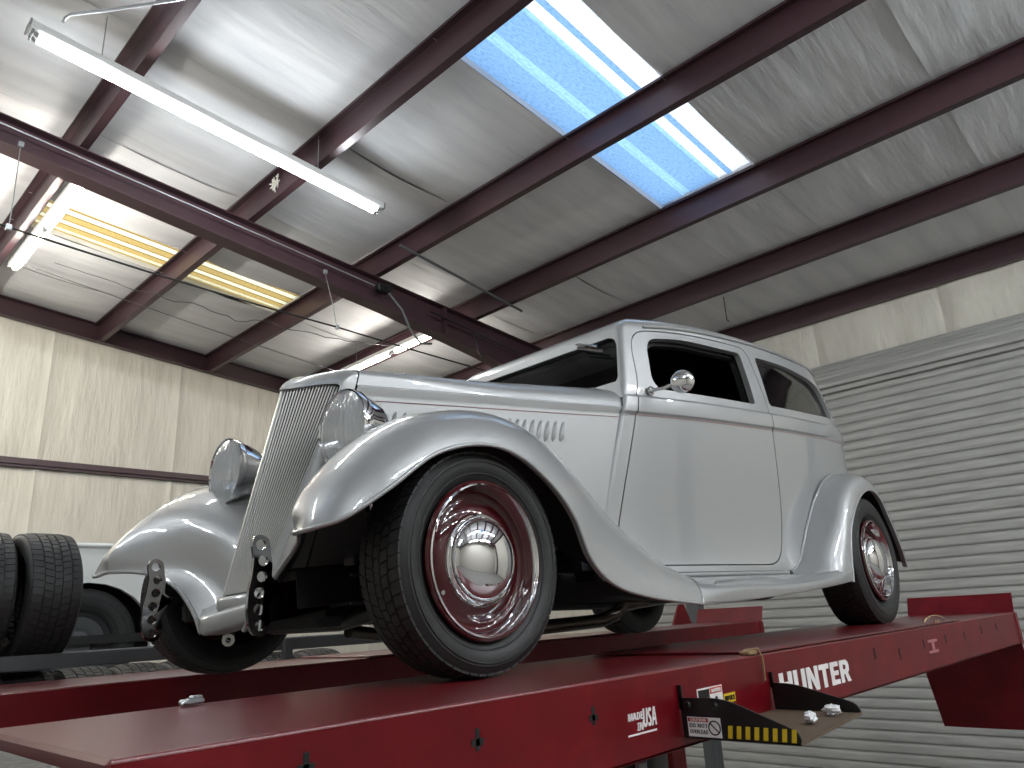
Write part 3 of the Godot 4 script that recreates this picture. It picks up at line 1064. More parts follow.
func build_hood(car: Node3D, paint: Material) -> void:
	var h := Node3D.new()
	h.name = "hood"
	car.add_child(h)
	var ts := []
	for k in 13: ts.append(k / 12.0)
	var side := [1.0, 1.005, 1.012, 1.05, 1.07, 1.08, 1.14, 1.25, 1.4, 1.6, 1.8, 2.0]
	var top := MB.new()
	var flank := MB.new()
	for part in [[top, ts], [flank, side]]:
		var rows := []
		for i in 29:
			var a := lerpf(0.004, 0.994, i / 28.0)
			var row := []
			for t in part[1]: row.append(hood_point(a, t))
			rows.append(row)
		part[0].grid(rows)
	var whole := MB.new()
	whole.p.append_array(top.p); whole.p.append_array(top.mirrored().p)
	build("hood_top", whole, paint, h, 50.0)
	both("hood_side", flank, paint, h, 50.0)
	# bead round the rear edge of the hood
	var b0 := MB.new()
	var back := []
	for k in 30: back.append(hood_point(1.0, 1.95 - 1.95 * k / 29.0))
	for k in range(1, 30): back.append(hood_point(1.0, 1.95 * k / 29.0) * Vector3(1, 1, -1))
	b0.tube(back, 0.0055, 8)
	build("hood_bead", b0, paint, h)
	# inside of the engine bay
	var b := MB.new()
	b.span(Vector3(0.0, 0.22, -0.2), Vector3(0.85, 0.86, 0.2))
	build("engine_block", b, mats.black_underside, h)
	# pinstripe along the hood
	b = MB.new()
	var path := []
	for i in 30: path.append(hood_point(i / 29.0, 1.085) + Vector3(0, 0, 0.001))
	b.tube(path, 0.0014, 5)
	both("pinstripe", b, mats.pinstripe_red, h, 40.0, "red pinstripe")
	# louvers: pressed hoods open to the rear, in two rows
	for row in [[1.137, 1.287, 25, 0.02, 0.758], [1.39, 1.54, 25, 0.02, 0.772]]:
		for k in row[2]:
			var a: float = lerpf(row[3], row[4], k / float(row[2] - 1))
			b = MB.new()
			var lo := []
			var n := 8
			for j in n + 1:
				var v := j / float(n)
				var t: float = lerpf(row[0], row[1], v)
				var e := pow(sin(PI * v), 0.35)
				var c := hood_point(a, t)
				var along := (hood_point(a + 0.01, t) - hood_point(a - 0.01, t)).normalized()
				var out := along.cross(Vector3.UP).normalized() * -1.0
				if out.z < 0: out = -out
				lo.append([c - along * 0.011 * e - out * 0.001, c - along * 0.003 * e + out * 0.008 * e, c + along * 0.006 * e + out * 0.012 * e, c + along * 0.0105 * e + out * 0.0115 * e, c + along * 0.0105 * e + out * 0.001])
			b.grid(lo)
			both("louver", b, paint, h, 50.0)
	# grille shell: rolls from the hood front over to the grille opening
	var sh := MB.new()
	var rows2 := []
	var ring := []
	for k in 13: ring.append(k / 12.0)
	for k in range(1, 13): ring.append(1.0 + k / 12.0)
	for t in ring:
		var row := []
		var p0 := hood_point(0.0, t)
		var g := grille_edge(t)
		for k in 9:
			var u := k / 8.0
			var q := p0.lerp(g, smoothstep(0.0, 1.0, u) * 0.35 + u * 0.65)
			var bulge := sin(PI * u) * (0.008 if t < 1.0 else 0.003)
			var dir := Vector3(0, p0.y - 0.6, p0.z * 1.6).normalized()
			q += dir * bulge + Vector3(-0.010 * sin(PI * u), 0, 0)
			row.append(q)
		# rolled return behind the edge
		row.append(g + Vector3(0.02, -0.003 if t < 1.0 else 0.0, -0.004))
		rows2.append(row)
	sh.grid(rows2)
	whole = MB.new()
	whole.p.append_array(sh.p); whole.p.append_array(sh.mirrored().p)
	var gs := Node3D.new()
	gs.name = "grille"
	car.add_child(gs)
	build("shell", whole, paint, gs, 60.0)
	# upright bars of the V-shaped grille, spread at the top, and the keel between the halves
	for k in range(-19, 20):
		var f := k / 19.6
		var yt := 0.917 + 0.030 * (1.0 - pow(absf(f), 6.0))
		var yb := 0.258 + 0.012 * absf(f)
		var a := Vector3(grille_x(yt, grille_half(yt) * f) + 0.004, yt, grille_half(yt) * f)
		var c := Vector3(grille_x(yb, grille_half(yb) * f) + 0.004, yb, grille_half(yb) * f)
		b = MB.new()
		var face := Vector3(-1, 0, 0.55 * signf(f)).normalized()
		b.bar(a, c, 0.0054 if k else 0.009, 0.004 if k else 0.008, 0.0014, face)
		build("grille_bar", b, mats.aluminium_bar, gs)
	b = MB.new()
	for s in [1, -1]:
		b.quad(Vector3(grille_x(0.94, 0) + 0.03, 0.94, 0), Vector3(grille_x(0.94, 0.205) + 0.03, 0.94, 0.205 * s), Vector3(grille_x(0.25, 0.1) + 0.03, 0.25, 0.1 * s), Vector3(grille_x(0.25, 0) + 0.03, 0.25, 0))
	build("grille_backing", b, mats.black_underside, gs)

func grille_half(y: float) -> float:
	return 0.105 + (y - 0.27) * 0.155

func grille_x(y: float, z: float) -> float:   # the prow leans back, the halves fall away from it
	return -0.182 + (y - 0.943) * 0.242 + 0.55 * absf(z)

func grille_edge(t: float) -> Vector3:
	var y: float
	var z: float
	if t <= 1.0:
		var g := t * PI / 2
		z = 0.209 * pow(sin(g), 0.4)
		y = 0.905 + 0.04 * pow(cos(g), 0.4)
	else:
		y = lerpf(0.905, 0.258, t - 1.0)
		z = grille_half(y) + 0.009
	return Vector3(grille_x(y, z) - 0.008, y, z)

# ------------------------------------------------------------------ fenders and running boards
const FF_IN := [Vector3(-0.345, 0.153, 0.14), Vector3(-0.275, 0.24, 0.105), Vector3(-0.235, 0.36, 0.113), Vector3(-0.18, 0.46, 0.132), Vector3(-0.09, 0.53, 0.17), Vector3(0.02, 0.57, 0.235), Vector3(0.20, 0.575, 0.285), Vector3(0.38, 0.55, 0.335), Vector3(0.55, 0.485, 0.385), Vector3(0.70, 0.405, 0.43), Vector3(0.85, 0.335, 0.47), Vector3(1.0, 0.285, 0.51), Vector3(1.12, 0.268, 0.56)]
const FF_TOP := [Vector3(-0.472, 0.377, 0.62), Vector3(-0.475, 0.432, 0.618), Vector3(-0.415, 0.522, 0.615), Vector3(-0.30, 0.628, 0.615), Vector3(-0.16, 0.708, 0.625), Vector3(0.02, 0.752, 0.63), Vector3(0.20, 0.752, 0.635), Vector3(0.37, 0.702, 0.64), Vector3(0.54, 0.60, 0.65), Vector3(0.69, 0.49, 0.665), Vector3(0.84, 0.395, 0.68), Vector3(0.97, 0.315, 0.70), Vector3(1.06, 0.262, 0.73)]
const FF_OUT := [Vector3(-0.495, 0.366, 0.655), Vector3(-0.49, 0.369, 0.72), Vector3(-0.44, 0.390, 0.79), Vector3(-0.34, 0.462, 0.83), Vector3(-0.20, 0.560, 0.84), Vector3(-0.041, 0.602, 0.845), Vector3(0.10, 0.588, 0.845), Vector3(0.24, 0.516, 0.845), Vector3(0.335, 0.42, 0.848), Vector3(0.395, 0.30, 0.85), Vector3(0.50, 0.225, 0.853), Vector3(0.70, 0.183, 0.856), Vector3(1.0, 0.154, 0.86)]

func front_fender(u: float, v: float) -> Vector3:   # u along, v 0..1 inner to crown, 1..2 crown to lip
	var i := through(FF_IN, u)
	var c := through(FF_TOP, u)
	var o := through(FF_OUT, u)
	if v <= 1.0:
		var s := v * v * (3 - 2 * v)
		var q := i.lerp(c, v)
		q.x = lerpf(i.x, c.x, pow(v, lerpf(3.5, 1.0, clampf(u / 2.5, 0.0, 1.0))))
		q.y = lerpf(i.y, c.y, lerpf(s, pow(sin(v * PI / 2), lerpf(0.78, 1.0, clampf(u, 0.0, 1.0))), 0.9 if u > 1.0 else lerpf(1.0, 0.9, u)))
		return q
	var w := v - 1.0
	var k := Vector3(lerpf(c.x, o.x, 0.35), lerpf(c.y, o.y, 0.06), lerpf(c.z, o.z, 0.86))
	return c.lerp(k, w).lerp(k.lerp(o, w), w)

const RF_IN := [Vector3(2.10, 0.272, 0.715), Vector3(2.21, 0.335, 0.715), Vector3(2.30, 0.43, 0.715), Vector3(2.43, 0.575, 0.72), Vector3(2.54, 0.69, 0.735), Vector3(2.64, 0.758, 0.742), Vector3(2.76, 0.802, 0.747), Vector3(2.90, 0.812, 0.744), Vector3(3.08, 0.78, 0.71), Vector3(3.25, 0.70, 0.64), Vector3(3.42, 0.56, 0.54), Vector3(3.52, 0.38, 0.46)]
const RF_OUT := [Vector3(2.345, 0.218, 0.905), Vector3(2.362, 0.27, 0.905), Vector3(2.379, 0.33, 0.905), Vector3(2.432, 0.455, 0.905), Vector3(2.545, 0.57, 0.905), Vector3(2.69, 0.662, 0.905), Vector3(2.841, 0.70, 0.905), Vector3(2.965, 0.668, 0.905), Vector3(3.07, 0.57, 0.90), Vector3(3.17, 0.45, 0.895), Vector3(3.25, 0.36, 0.885), Vector3(3.31, 0.30, 0.87)]

func rear_fender(u: float, v: float) -> Vector3:
	var i := through(RF_IN, u)
	var o := through(RF_OUT, u)
	var hub := Vector3(2.86, 0.33, 0.0)
	var far := Vector3(i.x - hub.x, i.y - hub.y, 0)
	var k := Vector3(lerpf(i.x, o.x, 0.42), lerpf(i.y, o.y, 0.30), lerpf(i.z, o.z, 0.98)) + far.normalized() * 0.05
	return i.lerp(k, v).lerp(k.lerp(o, v), v)

func skin(called: String, f: Callable, us: Array, vs: Array, lip: float, paint: Material, car: Node3D, bead := true) -> void:
	var b := MB.new()
	var under := MB.new()
	var rows := []
	var rows_in := []
	var tip := []
	for u in us:
		var row := []
		var inn := []
		for v in vs:
			var p: Vector3 = f.call(u, v)
			var du: Vector3 = f.call(minf(u + 0.02, us[-1]), v) - f.call(maxf(u - 0.02, us[0]), v)
			var dv: Vector3 = f.call(u, minf(v + 0.01, vs[-1])) - f.call(u, maxf(v - 0.01, vs[0]))
			var n := du.cross(dv).normalized()
			var core := Vector3(clampf(p.x, -0.15, 1.0) if p.x < 1.6 else clampf(p.x, 2.6, 3.1), 0.15, 0.55)
			if n.dot(p - core) < 0.0: n = -n
			row.append(p)
			inn.append(p - n * 0.012 * smoothstep(0.0, 0.7, u))
		# turned-under lip
		var o: Vector3 = row[-1]
		tip.append(o)
		row.append(o + Vector3(0, -0.004, -0.006))
		row.append(o + Vector3(0, 0.002, -lip))
		inn[-1] = o + Vector3(0, 0.004, -lip)
		rows.append(row)
		rows_in.append(inn)
	b.grid(rows)
	under.grid(rows_in)
	if bead:
		b.tube(tip, 0.006, 8)
	for s in [1, -1]:
		var o := Node3D.new()
		o.name = called
		car.add_child(o, true)
		build("skin", b if s == 1 else b.mirrored(), paint, o, 50.0)
		build("inner_liner", under if s == 1 else under.mirrored(), mats.black_underside, o, 50.0)

func build_fenders(car: Node3D, paint: Material) -> void:
	var us := []
	for k in 61: us.append(12.0 * k / 60.0)
	var vs := []
	for k in 13: vs.append(k / 12.0)
	for k in range(1, 15): vs.append(1.0 + k / 14.0)
	skin("front_fender", front_fender, us, vs, 0.02, paint, car)
	var nose := MB.new()
	var lipline := []
	for k in 27: lipline.append(front_fender(0.0, k / 13.0))
	nose.tube(lipline, 0.007, 8)
	both("fender_edge", nose, paint, car)
	us = []
	for k in 45: us.append(11.0 * k / 44.0)
	vs = []
	for k in 17: vs.append(k / 16.0)
	skin("rear_fender", rear_fender, us, vs, 0.02, paint, car)
	# beads where the rear fenders meet the body
	var b := MB.new()
	var path := []
	for k in 40: path.append(through(RF_IN, 9.0 * k / 39.0) + Vector3(0, 0.003, 0.004))
	b.tube(path, 0.006, 8)
	both("fender_bead", b, paint, car)
	# running boards: flat tread, rounded outer apron, bead along the body
	b = MB.new()
	var rows := []
	for i in 25:
		var w := i / 24.0
		var xi := lerpf(1.07, 2.12, w)
		var xo := lerpf(0.965, 2.345, w)
		var zi := lerpf(0.60, 0.72, w)
		var zo := lerpf(0.86, 0.905, w)
		var yt := lerpf(0.222, 0.238, w) + 0.045 * pow(w, 6.0) - 0.014 * sin(PI * w)
		var yb := lerpf(0.153, 0.160, minf(1.0, w * 2.0)) + 0.062 * pow(w, 2.2)
		var yi := lerpf(0.262, 0.272, w)
		var row := [Vector3(xi, yi, zi), Vector3(lerpf(xi, xo, 0.25), yi - 0.006, lerpf(zi, zo, 0.25)), Vector3(lerpf(xi, xo, 0.6), lerpf(yi, yt, 0.5), lerpf(zi, zo, 0.6)), Vector3(lerpf(xi, xo, 0.85), yt + 0.004, lerpf(zi, zo, 0.86))]
		for k in 6:
			var a := k / 5.0 * PI / 2
			var rr := lerpf(0.045, 0.018, minf(1.0, w * 4.0))
			row.append(Vector3(xo, yt - rr + rr * cos(a), zo - rr + rr * sin(a)))
		row.append(Vector3(xo, yb + 0.006, zo))
		row.append(Vector3(xo, yb, zo - 0.004))
		row.append(Vector3(xo, yb + 0.002, zo - 0.03))
		# its front end takes the section of the fender it is bolted to
		var join := smoothstep(0.0, 0.16, w)
		var vk := [0.0, 0.35, 0.75, 1.0, 1.12, 1.3, 1.48, 1.66, 1.83, 2.0]
		for k in 10:
			row[k] = front_fender(12.0, vk[k]).lerp(row[k], join)
		for k in range(10, 13):
			var tip: Vector3 = front_fender(12.0, 2.0)
			row[k] = (tip + Vector3(0, -0.003 if k == 11 else 0.0, -0.03 if k == 12 else -0.002)).lerp(row[k], join)
		rows.append(row)
	b.grid(rows)
	both("running_board", b, paint, car, 50.0)
	b = MB.new()
	var join_line := []
	for k in 12: join_line.append(front_fender(12.0, 0.9 + k * 0.1))
	b.tube(join_line, 0.0045, 8)
	both("seam_bead", b, paint, car)
	# bead along the foot of the body and the rocker above the board
	b = MB.new()
	path = []
	for k in 20:
		var x := lerpf(1.0, 2.05, k / 19.0)
		path.append(Vector3(x, lerpf(0.272, 0.275, k / 19.0), curve(WIDTH, x) + 0.012))
	b.tube(path, 0.009, 10)
	both("rocker_bead", b, paint, car)

# ------------------------------------------------------------------ headlights, apron, bumper brackets
func build_front(car: Node3D) -> void:
	for s in [1, -1]:
		var o := Node3D.new()
		o.name = "headlight"
		o.set_meta("label", "chrome bucket headlight")
		car.add_child(o, true)
		o.position = Vector3(-0.19, 0.724, 0.385 * s)
		o.scale = Vector3.ONE * 1.06
		var t := Transform3D(Basis(Vector3(0, 0, -1), Vector3(0, 1, 0), Vector3(1, 0, 0)), Vector3.ZERO)
		var b := MB.new()
		b.lathe([Vector2(0.112, 0.012), Vector2(0.1175, 0.0), Vector2(0.119, 0.012), Vector2(0.116, 0.02), Vector2(0.117, 0.026), Vector2(0.113, 0.035), Vector2(0.108, 0.05), Vector2(0.095, 0.09), Vector2(0.076, 0.125), Vector2(0.052, 0.152), Vector2(0.026, 0.168), Vector2(0.0, 0.172)], t, 48)
		build("bucket", b, mats.chrome, o)
		b = MB.new()
		var prof := []
		for k in 9:
			var r := 0.108 * (1.0 - k / 8.0)
			prof.append(Vector2(r, 0.012 + 0.075 * (1.0 - pow(r / 0.108, 2.0))))
		b.lathe(prof, t, 40)
		build("reflector", b, mats.chrome, o)
		b = MB.new()
		b.lathe([Vector2(0.0, -0.02), Vector2(0.012, -0.015), Vector2(0.017, 0.0), Vector2(0.012, 0.02), Vector2(0.01, 0.05)], Transform3D(t.basis, Vector3(0.035, 0, 0)), 16)
		build("bulb", b, mats.lens_glass, o)
		# fluted lens, gently domed
		b = MB.new()
		var rows := []
		for i in 57:
			var row := []
			var z := lerpf(-0.112, 0.112, i / 56.0)
			for j in 33:
				var h := sqrt(maxf(0.0, 0.1125 * 0.1125 - z * z))
				var y := lerpf(-h, h, j / 32.0)
				var r2 := (z * z + y * y) / (0.1125 * 0.1125)
				var flute := 0.004 * cos(i / 56.0 * TAU * 11.0) * (1.0 if absf(y) < 0.07 else 0.4)
				row.append(Vector3(0.004 - 0.022 * (1.0 - r2) + flute * (1.0 - r2), y, z))
			rows.append(row)
		b.grid(rows)
		build("lens", b, mats.lens_glass, o, 60.0)
		b = MB.new()
		b.tube([Vector3(0.08, -0.09, 0), Vector3(0.09, -0.125, -0.01 * s), Vector3(0.11, -0.17, -0.015 * s), Vector3(0.13, -0.22, -0.02 * s)], 0.024, 14, true, 0.032)
		build("stand", b, mats.chrome, o)
	# gravel apron under the grille
	var ap := Node3D.new()
	ap.name = "front_apron"
	car.add_child(ap)
	for e in [[0.229, 0.05, 0.13, -0.352, 0.0], [0.172, 0.055, 0.150, -0.402, 0.0]]:
		var b := MB.new()
		var rows := []
		for i in 25:
			var f := i / 12.0 - 1.0
			var z: float = e[2] * f
			var x: float = e[3] + 0.5 * sqrt(z * z + 0.0006)
			var y: float = e[0] + (0.030 if e[2] > 0.14 else 0.010) * absf(f)
			var row := [Vector3(x + 0.06, y - e[1] * 0.5, z)]
			for k in 9:
				var a := lerpf(-1.0, 1.0, k / 8.0) * PI / 2
				row.append(Vector3(x - 0.02 * pow(cos(a), 0.6), y + (e[1] * 0.5) * sin(a), z))
			row.append(Vector3(x + 0.07, y + e[1] * 0.5 + 0.03, z))
			rows.append(row)
		b.grid(rows)
		build("apron_panel", b, mats.silver_paint, ap, 60.0)
	# bumper brackets: drilled plates
	for s in [1, -1]:
		var o := Node3D.new()
		o.name = "bumper_bracket"
		o.set_meta("label", "drilled polished steel bumper bracket")
		car.add_child(o, true)
		var ox := -0.425
		var holes := [Vector2(0.004, 0.372), Vector2(0.008, 0.33), Vector2(0.002, 0.288), Vector2(-0.008, 0.246), Vector2(-0.012, 0.204), Vector2(-0.010, 0.163)]
		var edge := PackedVector2Array()
		var bound := [Vector2(0.004, 0.400), Vector2(0.027, 0.39), Vector2(0.031, 0.365), Vector2(0.034, 0.32), Vector2(0.03, 0.285), Vector2(0.052, 0.272), Vector2(0.05, 0.255), Vector2(0.03, 0.235), Vector2(0.018, 0.21), Vector2(0.02, 0.17), Vector2(0.008, 0.143), Vector2(-0.012, 0.134), Vector2(-0.033, 0.142), Vector2(-0.042, 0.165), Vector2(-0.044, 0.205), Vector2(-0.038, 0.25), Vector2(-0.026, 0.29), Vector2(-0.018, 0.335), Vector2(-0.022, 0.372), Vector2(-0.014, 0.393)]
		for q in bound: edge.append(q + Vector2((0.372 - q.y) * 0.1, 0))
		edge = rounded(edge, [0.008], 3)
		var rings := []
		for h in holes:
			var c := PackedVector2Array()
			for k in 20: c.append(h + Vector2((0.372 - h.y) * 0.1, 0) + Vector2(cos(TAU * k / 20), sin(TAU * k / 20)) * 0.0145)
			rings.append(c)
		var b := MB.new()
		var tr := Transform3D(Basis.IDENTITY, Vector3(ox, 0, 0.352 * s))
		var cuts := [0.45]
		for h in holes: cuts.append(h.y)
		cuts.append(0.1)
		var metal: Material = mats.polished_steel
		for k in cuts.size() - 1:
			var band := PackedVector2Array([Vector2(-0.2, cuts[k + 1]), Vector2(0.2, cuts[k + 1]), Vector2(0.2, cuts[k]), Vector2(-0.2, cuts[k])])
			for q in Geometry2D.intersect_polygons(edge, band):
				var left := [q]
				for c in rings:
					var nxt := []
					for w in left: nxt.append_array(Geometry2D.clip_polygons(w, c))
					left = nxt
				for w in left: b.slab(w, 0.012, tr, true)
		build("plate", b, metal, o)
		b = MB.new()
		b.slab(PackedVector2Array([Vector2(0.02, 0.285), Vector2(0.05, 0.268), Vector2(0.22, 0.30), Vector2(0.22, 0.20), Vector2(0.04, 0.17), Vector2(0.012, 0.15)] if s == 1 else [Vector2(0.03, 0.285), Vector2(0.05, 0.272), Vector2(0.2, 0.28), Vector2(0.2, 0.23), Vector2(0.05, 0.25), Vector2(0.02, 0.225)]), 0.012, tr)
		build("arm", b, metal, o)
	# sway-bar end with a bright bolt below the apron
	var b2 := MB.new()
	b2.bar(Vector3(-0.25, 0.175, -0.12), Vector3(-0.27, 0.128, -0.115), 0.03, 0.03, 0.006)
	b2.lathe([Vector2(0.008, -0.012), Vector2(0.017, -0.012), Vector2(0.019, -0.008), Vector2(0.019, 0.012), Vector2(0.008, 0.012), Vector2(0.008, -0.012)], Transform3D(Basis(Vector3(0, 1, 0), deg_to_rad(-30)), Vector3(-0.272, 0.128, -0.10)), 20)
	build("shackle_bolt", b2, mats.polished_steel, car)

# ------------------------------------------------------------------ wheels
func tyre_mesh(radius: float, width: float, rim: float, blocks: int) -> ArrayMesh:   # axis along z, outer side +z
	var b := MB.new()
	var h := width / 2.0
	var base := radius - 0.007
	var prof := []
	var shape := [[rim - 0.012, 0.60], [rim - 0.002, 0.72], [rim + 0.010, 0.80], [rim + 0.03, 0.93], [lerpf(rim, radius, 0.48), 1.0], [lerpf(rim, radius, 0.68), 0.985], [radius - 0.024, 0.93], [radius - 0.013, 0.87], [base, 0.78]]
	for e in shape: prof.append(Vector2(e[0], e[1] * h))
	for k in range(1, 6): prof.append(Vector2(base + 0.002 * sin(PI * k / 6.0), lerpf(0.78, -0.78, k / 6.0) * h))
	for k in range(shape.size() - 1, -1, -1): prof.append(Vector2(shape[k][0], -shape[k][1] * h))
	b.lathe(prof, Transform3D.IDENTITY, 72)
	# fine raised rings on the sidewall
	for r in [lerpf(rim, radius, 0.26), lerpf(rim, radius, 0.60)]:
		var zz := curve([[rim + 0.01, 0.80 * h], [rim + 0.03, 0.93 * h], [lerpf(rim, radius, 0.48), h], [lerpf(rim, radius, 0.68), 0.985 * h], [radius - 0.024, 0.93 * h]], r)
		b.lathe([Vector2(r - 0.003, zz - 0.001), Vector2(r - 0.001, zz + 0.0018), Vector2(r + 0.001, zz + 0.0018), Vector2(r + 0.003, zz - 0.001)], Transform3D.IDENTITY, 72)
	# tread blocks in five ribs
	var ribs := [[-0.86, -0.52], [-0.46, -0.17], [-0.12, 0.12], [0.17, 0.46], [0.52, 0.86]]
	for r in ribs.size():
		for k in blocks:
			var a0 := TAU * (k + (0.5 if r % 2 else 0.0)) / blocks
			var a1 := a0 + TAU / blocks * 0.86
			var skew := (0.25 if r < 2 else -0.25 if r > 2 else 0.0) * TAU / blocks
			var v := []
			for e in [[a0, ribs[r][0], 0.0], [a1, ribs[r][0], 0.0], [a1, ribs[r][1], skew], [a0, ribs[r][1], skew]]:
				var a: float = e[0] + e[2]
				var z: float = e[1] * h
				var drop := 0.014 * pow(absf(e[1]), 5.0)
				var d := Vector3(cos(a), sin(a), 0)
				v.append([d * (base - 0.006 - drop) + Vector3(0, 0, z), d * (radius - drop) + Vector3(0, 0, z)])
			b.quad(v[0][1], v[1][1], v[2][1], v[3][1])
			for j in 4:
				var l := (j + 1) % 4
				b.quad(v[j][0], v[l][0], v[l][1], v[j][1])
	return b.mesh(32.0)

func wheel(parent: Node3D, at: Vector3, s: int, tyre: Mesh, width: float) -> void:
	var o := Node3D.new()
	o.name = "wheel"
	parent.add_child(o, true)
	o.position = at
	if s < 0: o.rotation.y = PI
	put("tyre", tyre, mats.rubber, o).set_meta("label", "black treaded tyre")
	var h := width / 2.0
	var t := Transform3D(Basis.IDENTITY, Vector3(0, 0, h))
	var b := MB.new()
	b.lathe([Vector2(0.196, -0.2), Vector2(0.198, -0.03), Vector2(0.203, -0.018), Vector2(0.211, -0.012), Vector2(0.213, -0.008), Vector2(0.209, -0.003), Vector2(0.2, -0.004), Vector2(0.196, -0.012)], t, 64)
	b.lathe([Vector2(0.191, -0.036), Vector2(0.188, -0.046), Vector2(0.179, -0.054), Vector2(0.166, -0.056), Vector2(0.150, -0.048), Vector2(0.135, -0.036), Vector2(0.10, -0.034), Vector2(0.0, -0.034)], t, 64)
	build("rim", b, mats.wheel_red, o)
	b = MB.new()
	b.lathe([Vector2(0.2035, -0.006), Vector2(0.2025, 0.001), Vector2(0.1985, 0.003), Vector2(0.1965, -0.002), Vector2(0.194, -0.012), Vector2(0.191, -0.025), Vector2(0.189, -0.036), Vector2(0.187, -0.041)], t, 64)
	build("trim_ring", b, mats.chrome, o)
	b = MB.new()
	var prof := [Vector2(0.125, -0.040), Vector2(0.125, -0.030), Vector2(0.122, -0.026), Vector2(0.117, -0.027), Vector2(0.114, -0.024)]
	for k in 11:
		var a := k / 10.0 * PI / 2
		prof.append(Vector2(0.113 * cos(a), -0.022 + 0.05 * sin(a)))
	b.lathe(prof, t, 64)
	build("hub_cap", b, mats.chrome, o)
	b = MB.new()
	b.tube([Vector3(-0.145, -0.08, h - 0.055), Vector3(-0.15, -0.083, h - 0.03), Vector3(-0.153, -0.085, h - 0.012)], 0.006, 8)
	build("valve_stem", b, mats.polished_steel, o)

func build_wheels(car: Node3D) -> void:
	var tf := tyre_mesh(0.301, 0.185, 0.208, 60)
	var tr := tyre_mesh(0.333, 0.228, 0.21, 64)
	for s in [1, -1]:
		wheel(car, Vector3(0, 0.301, (0.808 - 0.0925) * s), s, tf, 0.185)
		wheel(car, Vector3(2.845, 0.333, (0.878 - 0.114) * s), s, tr, 0.228)

# ------------------------------------------------------------------ frame and running gear
func build_chassis(car: Node3D) -> void:
	var c := Node3D.new()
	c.name = "chassis"
	car.add_child(c)
	var dark: Material = mats.black_underside
	for s in [1, -1]:
		var b := MB.new()
		for seg in [[Vector3(-0.32, 0.25, 0.34), Vector3(-0.1, 0.27, 0.34)], [Vector3(-0.1, 0.27, 0.34), Vector3(0.5, 0.24, 0.36)], [Vector3(0.5, 0.24, 0.36), Vector3(2.3, 0.22, 0.46)], [Vector3(2.3, 0.22, 0.46), Vector3(3.4, 0.38, 0.5)]]:
			b.bar(seg[0] * Vector3(1, 1, s), seg[1] * Vector3(1, 1, s), 0.05, 0.12, 0.01)
		build("frame_rail", b, dark, c)
		b = MB.new()
		b.span(Vector3(-0.06, 0.2, 0.40 * s), Vector3(0.06, 0.38, 0.58 * s), 0.01)
		b.tube([Vector3(0, 0.42, 0.40 * s), Vector3(0, 0.18, 0.52 * s)], 0.03, 12)
		build("suspension_arm", b, mats.black_steel, c)
		b = MB.new()
		b.tube([Vector3(0.35, 0.13, 0.36 * s), Vector3(0.55, 0.105, 0.40 * s), Vector3(1.0, 0.115, 0.40 * s), Vector3(1.1, 0.135, 0.40 * s), Vector3(1.15, 0.17, 0.40 * s), Vector3(1.6, 0.2, 0.4 * s)], 0.026, 14)
		build("exhaust_pipe", b, mats.dark_pipe, c)
	var b := MB.new()
	b.tube([Vector3(0.02, 0.27, -0.6), Vector3(-0.03, 0.2, -0.45), Vector3(-0.06, 0.165, -0.2), Vector3(-0.06, 0.165, 0.2), Vector3(-0.03, 0.2, 0.45), Vector3(0.02, 0.27, 0.6)], 0.03, 12)
	build("front_axle", b, mats.black_steel, c)
	b = MB.new()
	b.tube([Vector3(2.845, 0.333, -0.66), Vector3(2.845, 0.333, 0.66)], 0.05, 14)
	b.lathe([Vector2(0.0, -0.14), Vector2(0.1, -0.1), Vector2(0.15, 0.0), Vector2(0.1, 0.1), Vector2(0.0, 0.14)], Transform3D(Basis.IDENTITY, Vector3(2.845, 0.333, 0)), 20)
	build("rear_axle", b, dark, c)
	b = MB.new()
	b.span(Vector3(0.86, 0.26, -0.50), Vector3(3.4, 0.30, 0.50))
	b.span(Vector3(0.86, 0.28, -0.44), Vector3(0.9, 0.95, 0.44))
	b.span(Vector3(3.3, 0.28, -0.44), Vector3(3.45, 0.34, 0.44))
	build("floor_pan", b, dark, c)
	b = MB.new()
	b.span(Vector3(-0.18, 0.15, -0.26), Vector3(0.55, 0.30, 0.26), 0.03)
	b.span(Vector3(-0.17, 0.16, -0.16), Vector3(-0.05, 0.40, 0.16), 0.02)
	build("oil_pan", b, dark, c)
	# bits of bracketry that catch the light behind the near bumper bracket
	b = MB.new()
	for q in [[Vector3(-0.16, 0.29, 0.4), Vector3(-0.16, 0.21, 0.4)], [Vector3(-0.16, 0.21, 0.4), Vector3(-0.1, 0.21, 0.4)], [Vector3(-0.1, 0.21, 0.4), Vector3(-0.1, 0.29, 0.4)], [Vector3(-0.1, 0.29, 0.4), Vector3(-0.16, 0.29, 0.4)]]:
		b.bar(q[0], q[1], 0.008, 0.008)
	b.tube([Vector3(-0.05, 0.25, 0.42), Vector3(0.02, 0.255, 0.42)], 0.018, 12)
	b.tube([Vector3(-0.18, 0.33, 0.40), Vector3(-0.16, 0.33, 0.42)], 0.015, 12)
	build("spring_shackle", b, mats.grey_steel, c)

# ------------------------------------------------------------------ the lift
func plate_text(parent: Node, called: String, text: String, m: String, x0: float, x1: float, y0: float, y1: float, z: float, slant := 0.0, bold := 800) -> void:
	var basis := Basis(Vector3(1, 0, 0), Vector3(slant, 1, 0), Vector3(0, 0, 1))
	lettering(called, text, mats[m], parent, Transform3D(basis, Vector3((x0 + x1) / 2, RUN + (y0 + y1) / 2, z)), x1 - x0, y1 - y0, bold)

